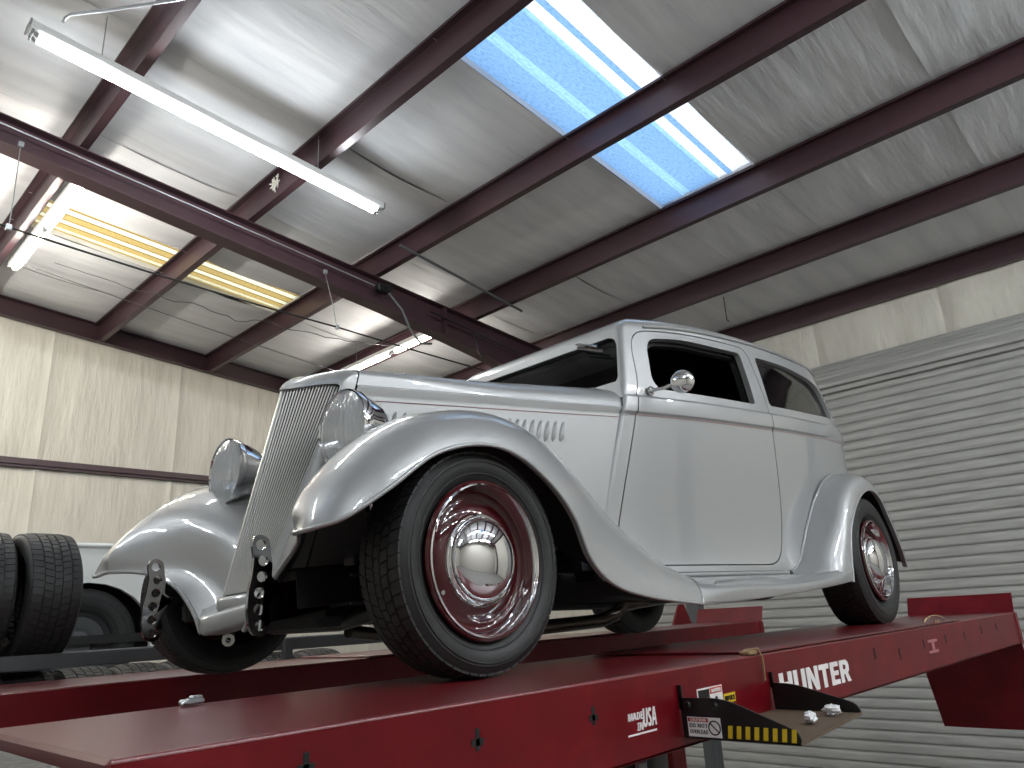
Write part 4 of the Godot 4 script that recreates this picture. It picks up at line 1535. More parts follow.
func build_runway(lift: Node3D, z0: float, z1: float, near: bool) -> Node3D:
	var r := Node3D.new()
	r.name = "runway"
	r.set_meta("label", "near red runway with lettering" if near else "far red runway")
	lift.add_child(r, true)
	var xa := 0.395
	var xb := 5.85 if near else 6.3
	var zn := z1
	var b := MB.new()
	# deck and folded sides in one channel: rounded at the long edges
	var sec := []
	for k in 6:
		var a := PI / 2 - k / 5.0 * PI / 2
		sec.append(Vector2(zn - 0.006 + 0.006 * cos(a), RUN - 0.006 + 0.006 * sin(a)))
	b.quad(Vector3(xa, RUN, z0 + 0.006), Vector3(xb, RUN, z0 + 0.006), Vector3(xb, RUN, zn - 0.006), Vector3(xa, RUN, zn - 0.006))
	for k in 5:
		b.quad(Vector3(xa, sec[k].y, sec[k].x), Vector3(xb, sec[k].y, sec[k].x), Vector3(xb, sec[k + 1].y, sec[k + 1].x), Vector3(xa, sec[k + 1].y, sec[k + 1].x))
		var m0: float = z0 + zn - sec[k].x
		var m1: float = z0 + zn - sec[k + 1].x
		b.quad(Vector3(xa, sec[k].y, m0), Vector3(xb, sec[k].y, m0), Vector3(xb, sec[k + 1].y, m1), Vector3(xa, sec[k + 1].y, m1))
	b.quad(Vector3(xa, RUN - 0.012, z0 + 0.01), Vector3(xb, RUN - 0.012, z0 + 0.01), Vector3(xb, RUN - 0.012, zn - 0.01), Vector3(xa, RUN - 0.012, zn - 0.01))
	build("deck", b, mats.deck_red, r, 50.0)
	for e in [[zn, -1.0], [z0, 1.0]]:
		b = MB.new()
		var zz: float = e[0]
		var d: float = e[1] * 0.008
		b.span(Vector3(xa, RUN - 0.19, zz), Vector3(xb, RUN - 0.006, zz + d), 0.001)
		b.span(Vector3(xa, RUN - 0.19, zz), Vector3(xb, RUN - 0.182, zz + e[1] * 0.08), 0.002)
		build("side_beam", b, mats.lift_red, r, 30.0)
	b = MB.new()
	b.span(Vector3(xa - 0.006, RUN - 0.19, z0), Vector3(xa + 0.012, RUN + 0.0005, zn - 0.001), 0.007)
	build("end_plate", b, mats.deck_red, r)
	b = MB.new()
	b.span(Vector3(xb - 0.06, RUN - 0.2, z0 - 0.004), Vector3(xb + 0.012, RUN - 0.002, zn + 0.006), 0.006)
	build("rear_end_box", b, mats.lift_red, r)
	# slip plate for the rear wheels
	b = MB.new()
	b.span(Vector3(2.2, RUN + 0.003, z0 + 0.05), Vector3(4.5, RUN + 0.009, zn + 0.003), 0.002)
	build("slip_plate", b, mats.deck_red, r)
	b = MB.new()
	b.span(Vector3(2.25, RUN - 0.004, z0 + 0.06), Vector3(4.45, RUN + 0.003, zn - 0.012))
	build("slip_plate_gap", b, mats.slot_black, r)
	# wheel stop at the tail and the hanging approach ramp
	b = MB.new()
	b.bar(Vector3(xb + 0.015, RUN - 0.01, (z0 + zn) / 2), Vector3(xb + 0.075, RUN + 0.118, (z0 + zn) / 2), zn - z0 - 0.02, 0.008, 0.002, Vector3(-1, 0, 0))
	build("wheel_stop", b, mats.lift_red, r)
	b = MB.new()
	b.bar(Vector3(xb + 0.03, RUN - 0.17, (z0 + zn) / 2), Vector3(xb + 0.30, RUN - 0.75, (z0 + zn) / 2), zn - z0 - 0.03, 0.012, 0.003, Vector3(-1, 0, 0))
	build("approach_ramp", b, mats.lift_red, r)
	return r

func build_lift() -> void:
	var lift := thing("alignment_lift")
	tag(lift, "red drive-on wheel alignment lift with two raised runways under the silver car", "car lift")
	var near := build_runway(lift, -1.78, -1.115, true)
	build_runway(lift, -3.745, -3.08, false)
	var f := -1.115
	# cross slots and keyholes cut in the near beam
	for e in [[0.68, -0.056, 0.018], [1.045, -0.072, 0.019], [1.40, -0.074, 0.019], [3.198, -0.068, 0.02], [3.488, -0.09, 0.022], [3.835, -0.071, 0.02], [4.189, -0.069, 0.02], [4.533, -0.074, 0.02], [4.892, -0.064, 0.02], [5.245, -0.062, 0.02]]:
		var b := MB.new()
		var s: float = e[2]
		var y: float = RUN + e[1]
		if e[0] < 2.0:
			b.span(Vector3(e[0] - 0.0055, y - s * 0.85, f - 0.001), Vector3(e[0] + 0.0055, y + s * 1.2, f + 0.0012), 0.0005)
			b.span(Vector3(e[0] - s * 0.85, y - 0.008, f - 0.001), Vector3(e[0] + s * 0.85, y + 0.005, f + 0.0012), 0.0005)
		else:
			b.span(Vector3(e[0] - 0.008, y - s, f - 0.001), Vector3(e[0] + 0.008, y + s, f + 0.0012), 0.0005)
		build("beam_slot", b, mats.slot_black, near)
	# block capitals of heavy strokes: H U N T E R
	var caps := [
		[[0.0, 0.0], [0.3, 0.0], [0.3, 0.39], [0.62, 0.39], [0.62, 0.0], [0.92, 0.0], [0.92, 1.0], [0.62, 1.0], [0.62, 0.62], [0.3, 0.62], [0.3, 1.0], [0.0, 1.0]],
		[[0.0, 0.22], [0.06, 0.09], [0.2, 0.0], [0.68, 0.0], [0.82, 0.09], [0.88, 0.22], [0.88, 1.0], [0.59, 1.0], [0.59, 0.28], [0.52, 0.2], [0.36, 0.2], [0.29, 0.28], [0.29, 1.0], [0.0, 1.0]],
		[[0.0, 0.0], [0.28, 0.0], [0.28, 0.56], [0.62, 0.0], [0.92, 0.0], [0.92, 1.0], [0.64, 1.0], [0.64, 0.44], [0.3, 1.0], [0.0, 1.0]],
		[[0.27, 0.0], [0.56, 0.0], [0.56, 0.78], [0.83, 0.78], [0.83, 1.0], [0.0, 1.0], [0.0, 0.78], [0.27, 0.78]],
		[[0.0, 0.0], [0.74, 0.0], [0.74, 0.21], [0.29, 0.21], [0.29, 0.4], [0.69, 0.4], [0.69, 0.6], [0.29, 0.6], [0.29, 0.79], [0.72, 0.79], [0.72, 1.0], [0.0, 1.0]],
		[[0.0, 0.0], [0.29, 0.0], [0.29, 0.36], [0.4, 0.36], [0.57, 0.0], [0.9, 0.0], [0.68, 0.4], [0.82, 0.52], [0.84, 0.72], [0.78, 0.9], [0.6, 1.0], [0.0, 1.0], [0.0, 0.57], [0.29, 0.57], [0.29, 0.79], [0.48, 0.79], [0.54, 0.74], [0.54, 0.62], [0.48, 0.57], [0.0, 0.569]],
	]
	var pen := 0.0
	for c in caps.size():
		var outline := PackedVector2Array()
		var wide := 0.0
		for q in caps[c]:
			wide = maxf(wide, q[0])
			outline.append(Vector2((pen + q[0]) * 0.1005, q[1] * 0.074))
		pen += wide + 0.115
		var cap_mesh := MB.new()
		cap_mesh.slab(outline, 0.0015, Transform3D(Basis.IDENTITY, Vector3(2.335, RUN - 0.140, f)))
		build("capital_letter", cap_mesh, mats.decal_white, near, 0.0)
	plate_text(near, "origin_lettering", "MADE", "decal_white", 1.528, 1.588, -0.1, -0.084, f + 0.001, 0.15)
	plate_text(near, "origin_lettering", "IN", "decal_white", 1.562, 1.586, -0.124, -0.107, f + 0.001, 0.15)
	plate_text(near, "origin_lettering", "USA", "decal_white", 1.588, 1.645, -0.120, -0.079, f + 0.001, 0.1)
	var b := MB.new()
	b.span(Vector3(1.523, RUN - 0.133, f - 0.001), Vector3(1.642, RUN - 0.129, f + 0.0008))
	build("lettering_underline", b, mats.decal_white, near)
	# faded emblem: an H lying on its side
	b = MB.new()
	b.span(Vector3(3.90, RUN - 0.072, f - 0.001), Vector3(4.04, RUN - 0.06, f + 0.0008))
	b.span(Vector3(3.90, RUN - 0.118, f - 0.001), Vector3(4.04, RUN - 0.106, f + 0.0008))
	b.span(Vector3(3.95, RUN - 0.107, f - 0.001), Vector3(3.99, RUN - 0.071, f + 0.0008))
	build("emblem", b, mats.decal_faded, near)
	# warning labels beside the tray
	for e in [[1.845, 1.978, -0.112, -0.062, "decal_white"], [1.850, 1.908, -0.108, -0.066, "decal_black"], [1.911, 1.974, -0.080, -0.065, "decal_orange"], [1.982, 2.048, -0.112, -0.088, "decal_yellow"]]:
		b = MB.new()
		var lift_by := 0.0008 if e[4] in ["decal_white", "decal_yellow"] else 0.0014
		b.span(Vector3(e[0], RUN + e[2], f - 0.001), Vector3(e[1], RUN + e[3], f + lift_by))
		build("warning_label", b, mats[e[4]], near)
	b = MB.new()
	b.lathe([Vector2(0.0, 0.0016), Vector2(0.008, 0.0016), Vector2(0.008, 0.0)], Transform3D(Basis.IDENTITY, Vector3(1.942, RUN - 0.096, f)), 12)
	build("warning_label", b, mats.decal_black, near)
	plate_text(near, "label_lettering", "DANGER", "decal_white", 1.917, 1.968, -0.077, -0.068, f + 0.0022)
	plate_text(near, "label_lettering", "NOTICE", "decal_black", 1.988, 2.042, -0.106, -0.094, f + 0.0016)
	# safety pins with wire
	b = MB.new()
	b.tube([Vector3(2.19, RUN + 0.012, f - 0.03), Vector3(2.21, RUN + 0.016, f + 0.008), Vector3(2.222, RUN - 0.01, f + 0.012), Vector3(2.228, RUN - 0.075, f + 0.008)], 0.0035, 6)
	b.box(Vector3(2.185, RUN + 0.006, f - 0.012), Vector3(0.05, 0.012, 0.035), 0.003)
	build("lock_pin", b, mats.brass_wire, near)
	b = MB.new()
	var ring := []
	for k in 22:
		var a := -0.3 + k / 21.0 * 4.2
		ring.append(Vector3(4.15 + cos(a) * 0.10, RUN + 0.006 + maxf(-0.01, sin(a)) * 0.035, f - 0.02 + 0.02 * cos(a)))
	b.tube(ring, 0.003, 6)
	b.box(Vector3(4.16, RUN + 0.012, f - 0.015), Vector3(0.07, 0.012, 0.012), 0.003)
	build("lock_pin", b, mats.brass_wire, near)
	# jack tray hung on the near beam
	var tray := Node3D.new()
	tray.name = "jack_tray"
	tray.set_meta("label", "black folded sheet tray with striped edge")
	lift.add_child(tray)
	var base := Transform3D(Basis(Vector3(0, 0, 1), Vector3(0, 1, 0), Vector3(-1, 0, 0)), Vector3(1.757, RUN, 0))
	b = MB.new()
	b.slab(rounded(PackedVector2Array([Vector2(f + 0.004, -0.072), Vector2(-0.989, -0.070), Vector2(-0.81, -0.135), Vector2(-0.803, -0.160), Vector2(f + 0.006, -0.164)]), [0.004, 0.04, 0.02, 0.01, 0.004]), 0.006, base)
	b.span(Vector3(1.751, RUN - 0.10, f), Vector3(1.757, RUN - 0.042, f + 0.012), 0.001)
	build("tray_side", b, mats.black_steel, tray)
	base.origin.x = 2.276
	b = MB.new()
	b.slab(rounded(PackedVector2Array([Vector2(f + 0.004, -0.085), Vector2(-1.04, -0.088), Vector2(-0.87, -0.135), Vector2(-0.855, -0.160), Vector2(f + 0.006, -0.164)]), [0.004, 0.04, 0.03, 0.01, 0.004]), 0.006, base)
	b.span(Vector3(2.27, RUN - 0.10, f), Vector3(2.276, RUN - 0.055, f + 0.012), 0.001)
	build("tray_side", b, mats.black_steel, tray)
	b = MB.new()
	b.quad(Vector3(1.752, RUN - 0.160, f + 0.004), Vector3(2.276, RUN - 0.160, f + 0.004), Vector3(2.276, RUN - 0.160, -0.857), Vector3(1.752, RUN - 0.160, -0.806))
	b.quad(Vector3(1.752, RUN - 0.165, f + 0.004), Vector3(2.276, RUN - 0.165, f + 0.004), Vector3(2.276, RUN - 0.165, -0.857), Vector3(1.752, RUN - 0.165, -0.806))
	b.quad(Vector3(1.752, RUN - 0.165, -0.806), Vector3(2.276, RUN - 0.165, -0.857), Vector3(2.276, RUN - 0.157, -0.857), Vector3(1.752, RUN - 0.157, -0.806))
	build("tray_floor", b, mats.tray_rust, tray)
	for k in 8:
		var z := lerpf(-0.987, -0.828, k / 7.0)
		b = MB.new()
		b.slab(PackedVector2Array([Vector2(z, -0.159), Vector2(z + 0.0115, -0.159), Vector2(z + 0.016, -0.131), Vector2(z + 0.0045, -0.131)]), 0.0006, Transform3D(Basis(Vector3(0, 0, 1), Vector3(0, 1, 0), Vector3(-1, 0, 0)), Vector3(1.751, RUN, 0)))
		build("hazard_stripe", b, mats.decal_yellow, tray)
	# notice on the tray side: red head, text lines, a barred circle
	var tb := Basis(Vector3(0, 0, 1), Vector3(0, 1, 0), Vector3(-1, 0, 0))
	var panel := func(called: String, z0: float, z1: float, y0: float, y1: float, m: String, up: float) -> void:
		var q := MB.new()
		q.span(Vector3(1.751 - up, RUN + y0, z0), Vector3(1.752, RUN + y1, z1))
		build(called, q, mats[m], tray)
	panel.call("notice_plate", -1.094, -1.002, -0.160, -0.115, "decal_white", 0.0006)
	panel.call("notice_plate", -1.092, -1.036, -0.126, -0.117, "decal_red", 0.0012)
	lettering("notice_lettering", "CAUTION", mats.decal_white, tray, Transform3D(tb, Vector3(1.7496, RUN - 0.1215, -1.064)), 0.044, 0.006, 800, 0.0008)
	lettering("notice_lettering", "DO NOT", mats.decal_black, tray, Transform3D(tb, Vector3(1.7502, RUN - 0.1345, -1.064)), 0.050, 0.009, 800, 0.0008)
	lettering("notice_lettering", "OVERLOAD", mats.decal_black, tray, Transform3D(tb, Vector3(1.7502, RUN - 0.1485, -1.064)), 0.050, 0.009, 800, 0.0008)
	b = MB.new()
	b.lathe([Vector2(0.014, 0.0), Vector2(0.014, 0.001), Vector2(0.017, 0.001), Vector2(0.017, 0.0)], Transform3D(tb, Vector3(1.7504, RUN - 0.138, -1.02)), 24)
	b.bar(Vector3(1.7500, RUN - 0.128, -1.031), Vector3(1.7500, RUN - 0.148, -1.009), 0.003, 0.0006, 0.0, Vector3(1, 0, 0))
	build("notice_lettering", b, mats.decal_black, tray)
	for z in [-1.088, -1.012]:
		b = MB.new()
		b.lathe([Vector2(0.0, 0.006), Vector2(0.006, 0.0055), Vector2(0.009, 0.002), Vector2(0.009, 0.0)], Transform3D(tb, Vector3(1.751, RUN - 0.088, z)), 14)
		build("tray_bolt", b, mats.black_steel, tray)
	# columns, cross beams and feet
	for e in [[0.75, -1.45], [1.62, -1.45], [1.60, -3.41], [5.15, -3.41]]:
		b = MB.new()
		b.span(Vector3(e[0] - 0.09, 0.05, e[1] - 0.09), Vector3(e[0] + 0.09, RUN - 0.185, e[1] + 0.09), 0.008)
		build("lift_column", b, mats.lift_red, lift)
		b = MB.new()
		b.span(Vector3(e[0] - 0.25, 0.0, e[1] - 0.25), Vector3(e[0] + 0.25, 0.05, e[1] + 0.25), 0.008)
		build("foot_plate", b, mats.lift_red, lift)
	b = MB.new()
	b.tube([Vector3(1.90, 0.0, -1.3), Vector3(1.90, RUN - 0.185, -1.3)], 0.03, 14)
	build("hydraulic_post", b, mats.grey_steel, lift)
	b = MB.new()
	b.span(Vector3(1.70, RUN - 0.7, -1.56), Vector3(1.86, RUN - 0.185, -1.34), 0.01)
	build("lift_cylinder", b, mats.black_steel, lift)
	# bits lying on the lift
	for e in [[2.035, -0.902, 0.4], [2.189, -0.905, 1.7]]:
		var rng := RandomNumberGenerator.new()
		rng.seed = int(e[2] * 100)
		b = MB.new()
		var rows := []
		for i in 9:
			var row := []
			var lat := i / 8.0 * PI
			for k in 14:
				var a := TAU * k / 14.0
				var rr := 0.0155 * (1.0 + rng.randf_range(-0.35, 0.35))
				row.append(Vector3(cos(a) * sin(lat) * rr * 1.6, 0.013 + cos(lat) * 0.013 * (1.0 + rng.randf_range(-0.3, 0.2)) + (0.003 if i < 4 else 0.0), sin(a) * sin(lat) * rr * 1.1))
			rows.append(row)
		b.grid(rows, true)
		var o := put("crumpled_tissue", b.mesh(20.0), mats.tissue, null, Transform3D(Basis(Vector3.UP, e[2]), Vector3(e[0], RUN - 0.159, e[1])))
		tag(o, "crumpled white tissue on the black tray, " + ("nearer the striped side" if e[2] < 1.0 else "nearer the far side"), "tissue", "tissues on the jack tray")
	b = MB.new()
	b.box(Vector3(0, 0.008, 0), Vector3(0.05, 0.012, 0.03), 0.004)
	b.box(Vector3(0.008, 0.016, 0.002), Vector3(0.028, 0.008, 0.018), 0.003)
	b.tube([Vector3(-0.03, 0.006, 0), Vector3(-0.012, 0.012, 0.004)], 0.005, 8)
	tag(put("metal_clip", b.mesh(), mats.galvanised, null, Transform3D(Basis(Vector3.UP, 0.3), Vector3(0.771, RUN + 0.001, -1.74))), "small grey metal clip lying on the near red runway", "clip")
	# grey platform butted against the front of the near runway
	var pf := thing("front_platform", Vector3(0.23, 0, -1.3))
	tag(pf, "rough grey steel platform ahead of the near runway at lower left", "platform")
	b = MB.new()
	b.span(Vector3(-0.16, RUN - 0.08, -0.47), Vector3(0.155, RUN - 0.016, 0.12), 0.012)
	build("tread_plate", b, mats.rough_grey, pf)
	for q in [[-0.1, -0.4], [0.1, -0.4], [-0.1, 0.06], [0.1, 0.06]]:
		b = MB.new()
		b.span(Vector3(q[0] - 0.02, 0, q[1] - 0.02), Vector3(q[0] + 0.02, RUN - 0.085, q[1] + 0.02), 0.004)
		build("leg", b, mats.grey_steel, pf)

# ------------------------------------------------------------------ what stands and hangs around
func loose_tyre(m: Mesh, at: Vector3, label: String, tilt := 0.0, yaw := 0.0) -> void:
	var o := put("stored_tyre", m, mats.rubber, null, Transform3D(Basis(Vector3.UP, PI / 2 + yaw) * Basis(Vector3.RIGHT, tilt), at))
	tag(o, label, "tyre", "tyres on the storage rack")

func build_yard() -> void:
	# tyre rack with two tiers
	var rack := thing("tyre_rack", Vector3(1.4, 0, -4.2))
	tag(rack, "dark grey two-tier steel tyre rack behind the far runway", "rack")
	var top := RUN + 0.075
	for tier in [top, RUN - 0.56]:
		for z in [-0.17, 0.17]:
			var b := MB.new()
			b.span(Vector3(-1.9, tier - 0.035, z - 0.012), Vector3(2.6, tier + 0.03, z + 0.012), 0.003)
			build("rail", b, mats.grey_steel, rack)
	for x in [-1.85, 0.9, 2.55]:
		for z in [-0.2, 0.2]:
			var b := MB.new()
			b.span(Vector3(x - 0.025, 0, z - 0.02), Vector3(x + 0.025, top + 0.03, z + 0.02), 0.003)
			build("post", b, mats.grey_steel, rack)
		var c := MB.new()
		for tier in [top, RUN - 0.56]:
			c.span(Vector3(x - 0.02, tier - 0.03, -0.2), Vector3(x + 0.02, tier + 0.01, 0.2), 0.003)
		build("cross_bar", c, mats.grey_steel, rack)
	var big := tyre_mesh(0.305, 0.235, 0.2, 58)
	var k := 0
	for x in [1.058, 0.80, 0.545, 0.29]:
		loose_tyre(big, Vector3(x, top + 0.286, -4.2), ["black tyre standing on the upper rack tier, nearest the car", "black tyre on the upper rack tier, cut by the left edge", "black tyre on the upper rack tier, just out of frame", "black tyre on the upper rack tier, furthest from the car"][k], 0.0, [0.05, 0.0, 0.0, 0.0][k])
		k += 1
	k = 0
	for x in [1.05, 1.30, 1.55, 1.80, 2.05, 2.32, 2.6]:
		loose_tyre(big, Vector3(x, RUN - 0.56 + 0.286, -4.2), "black tyre on the lower rack tier, %s from the left" % ["first", "second", "third", "fourth", "fifth", "sixth", "seventh"][k])
		k += 1
	build_pickup()
	build_hangings()
	# post with a red gusset beyond the tail of the car
	var po := thing("steel_post", Vector3(7.12, 0, -4.2))
	tag(po, "grey steel post with a bright red triangular brace seen under the car", "post")
	var b := MB.new()
	b.span(Vector3(-0.07, 0, -0.07), Vector3(0.07, RUN + 0.32, 0.07), 0.01)
	build("column", b, mats.grey_steel, po)
	b = MB.new()
	b.slab(PackedVector2Array([Vector2(-0.74, -0.25), Vector2(-0.07, -0.25), Vector2(-0.33, 0.175), Vector2(-0.42, 0.175)]), 0.02, Transform3D(Basis.IDENTITY, Vector3(0, RUN, 0.05)))
	build("brace_plate", b, mats.lift_red, po)
	b = MB.new()
	b.span(Vector3(-0.74, 0, -0.04), Vector3(-0.68, RUN - 0.24, 0.06), 0.006)
	build("brace_leg", b, mats.grey_steel, po)

func build_pickup() -> void:
	var o := thing("pickup_truck", Vector3(1.83, 0, -6.9))
	tag(o, "white pickup truck raised on another lift behind the tyre rack", "truck")
	var y0 := RUN - 0.26          # where its wheels stand
	var hub := y0 + 0.39
	var side := PackedVector2Array([Vector2(1.15, hub + 0.69), Vector2(1.2, hub + 0.1), Vector2(1.15, hub - 0.05), Vector2(0.46, hub - 0.08)])
	for k in 15:
		var a := -0.15 + k / 14.0 * (PI + 0.3)
		side.append(Vector2(cos(a) * 0.47, hub + 0.02 + sin(a) * 0.40))
	side.append(Vector2(-0.46, hub - 0.1))
	for e in [Vector2(-2.9, hub - 0.1)]: side.append(e)
	for k in 15:
		var a := -0.15 + k / 14.0 * (PI + 0.3)
		side.append(Vector2(-3.4 + cos(a) * 0.47, hub + 0.02 + sin(a) * 0.40))
	side.append_array(PackedVector2Array([Vector2(-4.25, hub - 0.05), Vector2(-4.3, hub + 0.5), Vector2(-4.1, hub + 0.62), Vector2(-2.9, hub + 0.69)]))
	for s in [0.90, -0.95]:
		var b := MB.new()
		b.slab(side, 0.05, Transform3D(Basis.IDENTITY, Vector3(0, 0, s)))
		build("body_side", b, mats.white_paint, o, 20.0)
	var b := MB.new()
	b.span(Vector3(-0.9, hub + 0.66, 0.86), Vector3(1.16, hub + 0.70, 0.97), 0.015)
	b.span(Vector3(-0.9, hub + 0.66, -0.97), Vector3(1.16, hub + 0.70, -0.86), 0.015)
	build("bed_rail", b, mats.white_paint, o)
	b = MB.new()
	b.span(Vector3(-4.2, hub + 0.0, -0.9), Vector3(1.15, hub + 0.06, 0.9))
	b.span(Vector3(0.48, hub - 0.1, -0.89), Vector3(0.54, hub + 0.5, 0.89))
	b.span(Vector3(-0.55, hub - 0.1, -0.89), Vector3(-0.49, hub + 0.5, 0.89))
	b.span(Vector3(-0.5, hub + 0.42, -0.89), Vector3(0.5, hub + 0.46, 0.89))
	build("underbody", b, mats.black_underside, o)
	b = MB.new()
	b.span(Vector3(1.1, hub + 0.06, -0.9), Vector3(1.16, hub + 0.68, 0.9), 0.01)
	b.span(Vector3(-4.26, hub + 0.06, -0.9), Vector3(-4.2, hub + 0.55, 0.9), 0.01)
	b.span(Vector3(-4.2, hub + 0.55, -0.9), Vector3(-2.9, hub + 0.6, 0.9), 0.02)
	build("end_panel", b, mats.white_paint, o)
	b = MB.new()
	b.slab(PackedVector2Array([Vector2(-0.95, hub + 0.6), Vector2(-1.0, hub + 1.2), Vector2(-2.3, hub + 1.22), Vector2(-2.95, hub + 0.62)]), 1.7, Transform3D(Basis.IDENTITY, Vector3(0, 0, -0.85)))
	build("cab", b, mats.white_paint, o)
	for s in [0.852, -0.872]:
		b = MB.new()
		b.slab(PackedVector2Array([Vector2(-1.1, hub + 0.72), Vector2(-1.12, hub + 1.12), Vector2(-2.25, hub + 1.14), Vector2(-2.7, hub + 0.72)]), 0.02, Transform3D(Basis.IDENTITY, Vector3(0, 0, s)))
		build("cab_window", b, mats.dark_glass, o)
	var ty := tyre_mesh(0.39, 0.26, 0.22, 44)
	for x in [0.0, -3.4]:
		for s in [1, -1]:
			var w := Node3D.new()
			w.name = "wheel"
			o.add_child(w, true)
			w.position = Vector3(x, hub, 0.76 * s)
			if s < 0: w.rotation.y = PI
			put("tyre", ty, mats.rubber, w)
			b = MB.new()
			b.lathe([Vector2(0.222, 0.08), Vector2(0.215, 0.1), Vector2(0.19, 0.06), Vector2(0.12, 0.05), Vector2(0.09, 0.09), Vector2(0.0, 0.09)], Transform3D.IDENTITY, 28)
			build("rim", b, mats.grey_steel, w)
	# the lift it stands on
	var l := thing("truck_lift", Vector3(0.13, 0, -6.9))
	tag(l, "dark steel lift holding up the white pickup", "car lift")
	for s in [0.76, -0.76]:
		b = MB.new()
		b.span(Vector3(-2.4, y0 - 0.16, s - 0.25), Vector3(2.4, y0, s + 0.25), 0.01)
		build("runway", b, mats.grey_steel, l)
		for x in [-2.3, 2.3]:
			b = MB.new()
			b.span(Vector3(x - 0.06, 0, s - 0.06), Vector3(x + 0.06, y0 - 0.15, s + 0.06), 0.008)
			build("leg", b, mats.grey_steel, l)

func strung(a: Vector3, b: Vector3, sag: float, n := 14, wob := 0.0, seed_ := 1) -> Array:
	var o := []
	var nz := noise(1.3, seed_, 2)
	for k in n + 1:
		var t := float(k) / n
		var p := a.lerp(b, t)
		p.y -= sag * 4.0 * t * (1.0 - t)
		p += Vector3(0, nz.get_noise_1d(t * 6.0), nz.get_noise_1d(t * 6.0 + 40.0)) * wob * sin(PI * t)
		o.append(p)
	return o

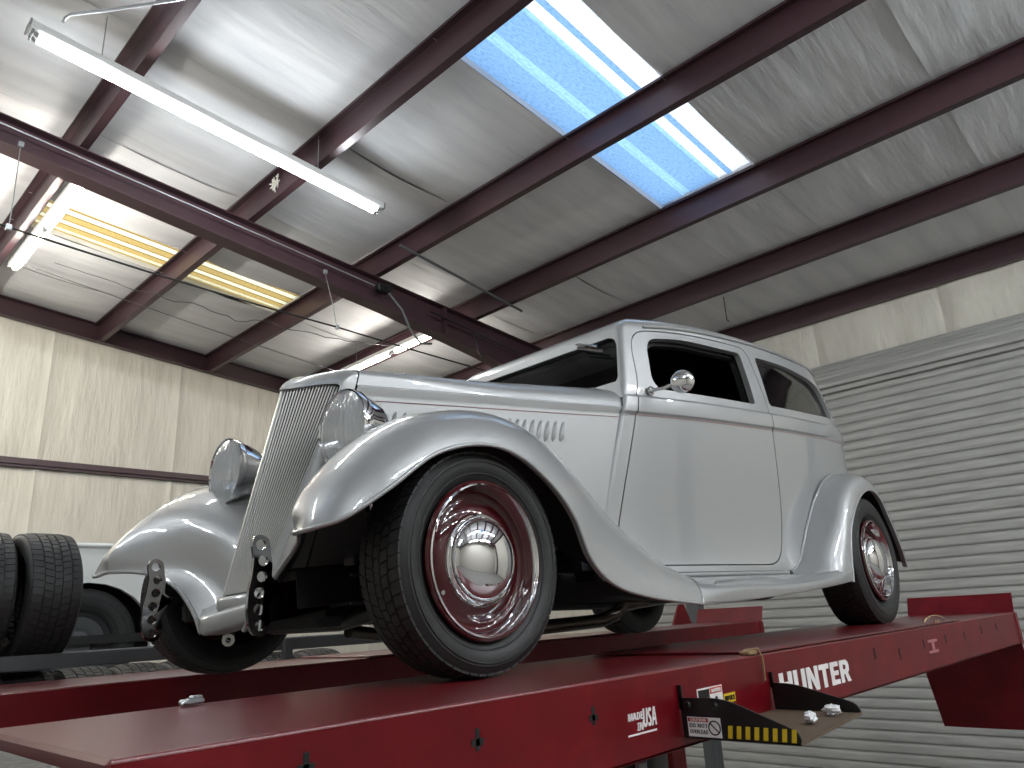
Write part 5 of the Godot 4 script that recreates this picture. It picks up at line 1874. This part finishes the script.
func build_hangings() -> void:
	# black cable across the far bay with its hanger wires
	var b := MB.new()
	b.tube(strung(Vector3(-1.5, EYE + 2.98, -5.9), Vector3(1.0, EYE + 2.94, -5.9), 0.0, 4), 0.009, 8)
	b.tube(strung(Vector3(1.0, EYE + 2.94, -5.9), Vector3(3.82, EYE + 2.86, -5.9), 0.02), 0.009, 8)
	b.tube(strung(Vector3(3.82, EYE + 2.86, -5.9), Vector3(8.6, EYE + 2.84, -5.9), 0.03), 0.009, 8)
	tag(build("power_cable", b, mats.cable_black), "black cable strung level below the maroon rafter across the far bay", "cable")
	for e in [[1.0, EYE + 2.94], [3.82, EYE + 2.86]]:
		b = MB.new()
		var x: float = e[0]
		b.tube([Vector3(x, e[1] - 0.02, -5.9), Vector3(x + 0.02, e[1] + 0.3, -6.02), Vector3(x + 0.04, roof(x) - 0.48, -6.21)], 0.004, 6)
		b.box(Vector3(x, e[1], -5.9), Vector3(0.04, 0.05, 0.03), 0.004)
		b.box(Vector3(x + 0.04, roof(x) - 0.47, -6.205), Vector3(0.04, 0.05, 0.03), 0.004)
		tag(build("hanger_wire", b, mats.galvanised), "thin hanger wire holding the black cable " + ("at the left edge of the picture" if x < 2.0 else "below the rafter above the grille"), "wire", "cable hangers")
	# conduit along the rafter and the dark reel box it ends in
	b = MB.new()
	b.tube([Vector3(-1.0, roof(-1) - 0.36, -6.19), Vector3(0.88, EYE + 2.64 + 1.448 - 1.448 + 1.45, -6.19)], 0.01, 6)
	b = MB.new()
	b.tube([Vector3(-1.0, roof(-1.0) - 0.34, -6.19), Vector3(0.88, roof(0.88) - 0.36, -6.19), Vector3(2.9, roof(2.9) - 0.37, -6.19), Vector3(4.5, roof(4.5) - 0.39, -6.19)], 0.007, 8)
	tag(build("conduit", b, mats.galvanised), "thin galvanised conduit clipped along the side of the maroon rafter", "conduit")
	b = MB.new()
	b.box(Vector3(4.55, roof(4.5) - 0.42, -6.16), Vector3(0.12, 0.10, 0.10), 0.015)
	b.lathe([Vector2(0.0, -0.05), Vector2(0.05, -0.05), Vector2(0.05, 0.05), Vector2(0.0, 0.05)], Transform3D(Basis.IDENTITY, Vector3(4.62, roof(4.5) - 0.42, -6.13)), 16)
	tag(build("junction_box", b, mats.black_steel), "black junction box on the rafter where the conduit ends", "box")
	b = MB.new()
	b.tube([Vector3(4.62, roof(4.6) - 0.45, -6.12), Vector3(4.8, roof(4.6) - 0.62, -6.1), Vector3(4.9, roof(4.6) - 0.85, -6.08), Vector3(5.05, roof(4.6) - 0.98, -6.08), Vector3(5.2, roof(4.6) - 0.95, -6.07)], 0.013, 8)
	tag(build("drop_cord", b, mats.grey_steel), "grey cord dropping from the black junction box", "cord")
	b = MB.new()
	b.tube([Vector3(5.3, roof(5.3) - 0.42, -6.19), Vector3(7.3, roof(7.3) - 0.50, -6.19)], 0.012, 8)
	b.tube([Vector3(6.0, roof(6) - 0.46, -6.18), Vector3(6.02, roof(6) - 0.74, -6.14), Vector3(6.06, roof(6) - 0.8, -6.12), Vector3(6.1, roof(6) - 0.74, -6.12)], 0.008, 8)
	tag(build("air_line", b, mats.black_steel), "dark air line with a hook under the deep end of the rafter", "pipe")
	# pipe running level with the purlins
	b = MB.new()
	b.tube([Vector3(4.28, roof(4.28) - 0.27, -5.47), Vector3(6.27, roof(6.27) - 0.27, -5.6)], 0.016, 10)
	tag(build("sprinkler_pipe", b, mats.grey_steel), "short grey pipe slung under two purlins beside the rafter", "pipe")
	# bent rod above the long fluorescent fixture
	b = MB.new()
	b.tube([Vector3(0.915, EYE + 3.97, -4.78), Vector3(0.92, EYE + 4.0, -4.76), Vector3(0.945, EYE + 4.02, -4.72), Vector3(1.10, EYE + 4.01, -4.52), Vector3(1.49, EYE + 4.0, -3.98), Vector3(1.52, EYE + 4.02, -3.95)], 0.011, 8)
	tag(build("hanger_rod", b, mats.galvanised), "bent metal rod reaching from a purlin to the long twin-tube fixture", "rod")
	# straps that hold the fixtures up
	for e in [[1.2, -4.9], [2.95, -4.9], [1.60, -6.9], [1.60, -8.5], [5.84, -6.9], [5.84, -8.5]]:
		b = MB.new()
		var lowy: float = EYE + 3.749 + 0.08 - (e[0] - 2.183) * PITCH if e[1] > -5.0 else (EYE + 3.985 if e[0] < 3.0 else EYE + 3.633)
		b.tube([Vector3(e[0], lowy, e[1]), Vector3(e[0], roof(e[0]) + 0.02, e[1])], 0.004, 6)
		tag(build("fixture_wire", b, mats.galvanised), "thin wire holding the fluorescent fixture " + ("over the near bay" if e[1] > -5.0 else "by the yellowed skylight" if e[0] < 3.0 else "above the grille") + (" at its left end" if e in [[1.2, -4.9], [1.60, -8.5], [5.84, -8.5]] else " at its right end"), "wire", "fixture wires")
	# a torn tuft of insulation caught on a purlin
	var rng := RandomNumberGenerator.new()
	rng.seed = 77
	b = MB.new()
	for k in 26:
		var p0 := Vector3(rng.randf_range(-0.02, 0.02), rng.randf_range(-0.03, 0.04), rng.randf_range(-0.03, 0.03))
		b.tube([p0, p0 + Vector3(rng.randf_range(-0.02, 0.01), rng.randf_range(-0.03, 0.03), rng.randf_range(-0.04, 0.04)), p0 + Vector3(rng.randf_range(-0.03, 0.01), rng.randf_range(-0.09, 0.04), rng.randf_range(-0.05, 0.05))], 0.006, 5)
	tag(put("insulation_tuft", b.mesh(), mats.wall_fabric, null, Transform3D(Basis.IDENTITY, Vector3(2.965, roof(2.95) - 0.10, -5.66))), "small torn tan tuft of insulation on the purlin beside the long fixture", "insulation")
	# thin wire and hook above the car roof
	b = MB.new()
	b.tube([Vector3(7.69, EYE + 3.5, -3.63), Vector3(7.69, EYE + 3.2, -3.63), Vector3(7.70, EYE + 3.18, -3.61)], 0.007, 6)
	tag(build("hook_wire", b, mats.cable_black), "thin black hook hanging from a purlin above the car roof", "hook")
	# slack thin wires in the far bay
	k_wire(Vector3(1.7, roof(1.7) - 0.30, -8.7), Vector3(7.2, roof(7.2) - 0.30, -8.9), 0.03, 0.0, 3, "thin straight wire under the far bay purlins below the yellowed skylight")
	k_wire(Vector3(1.9, roof(1.9) - 0.26, -8.5), Vector3(5.9, roof(5.9) - 0.26, -7.6), 0.12, 0.07, 9, "slack wavy wire drooping under the far bay purlins")

func k_wire(a: Vector3, c: Vector3, sag: float, wob: float, seed_: int, label: String) -> void:
	var b := MB.new()
	b.tube(strung(a, c, sag, 40, wob, seed_), 0.005, 6)
	tag(build("ceiling_wire", b, mats.grey_steel), label, "wire")
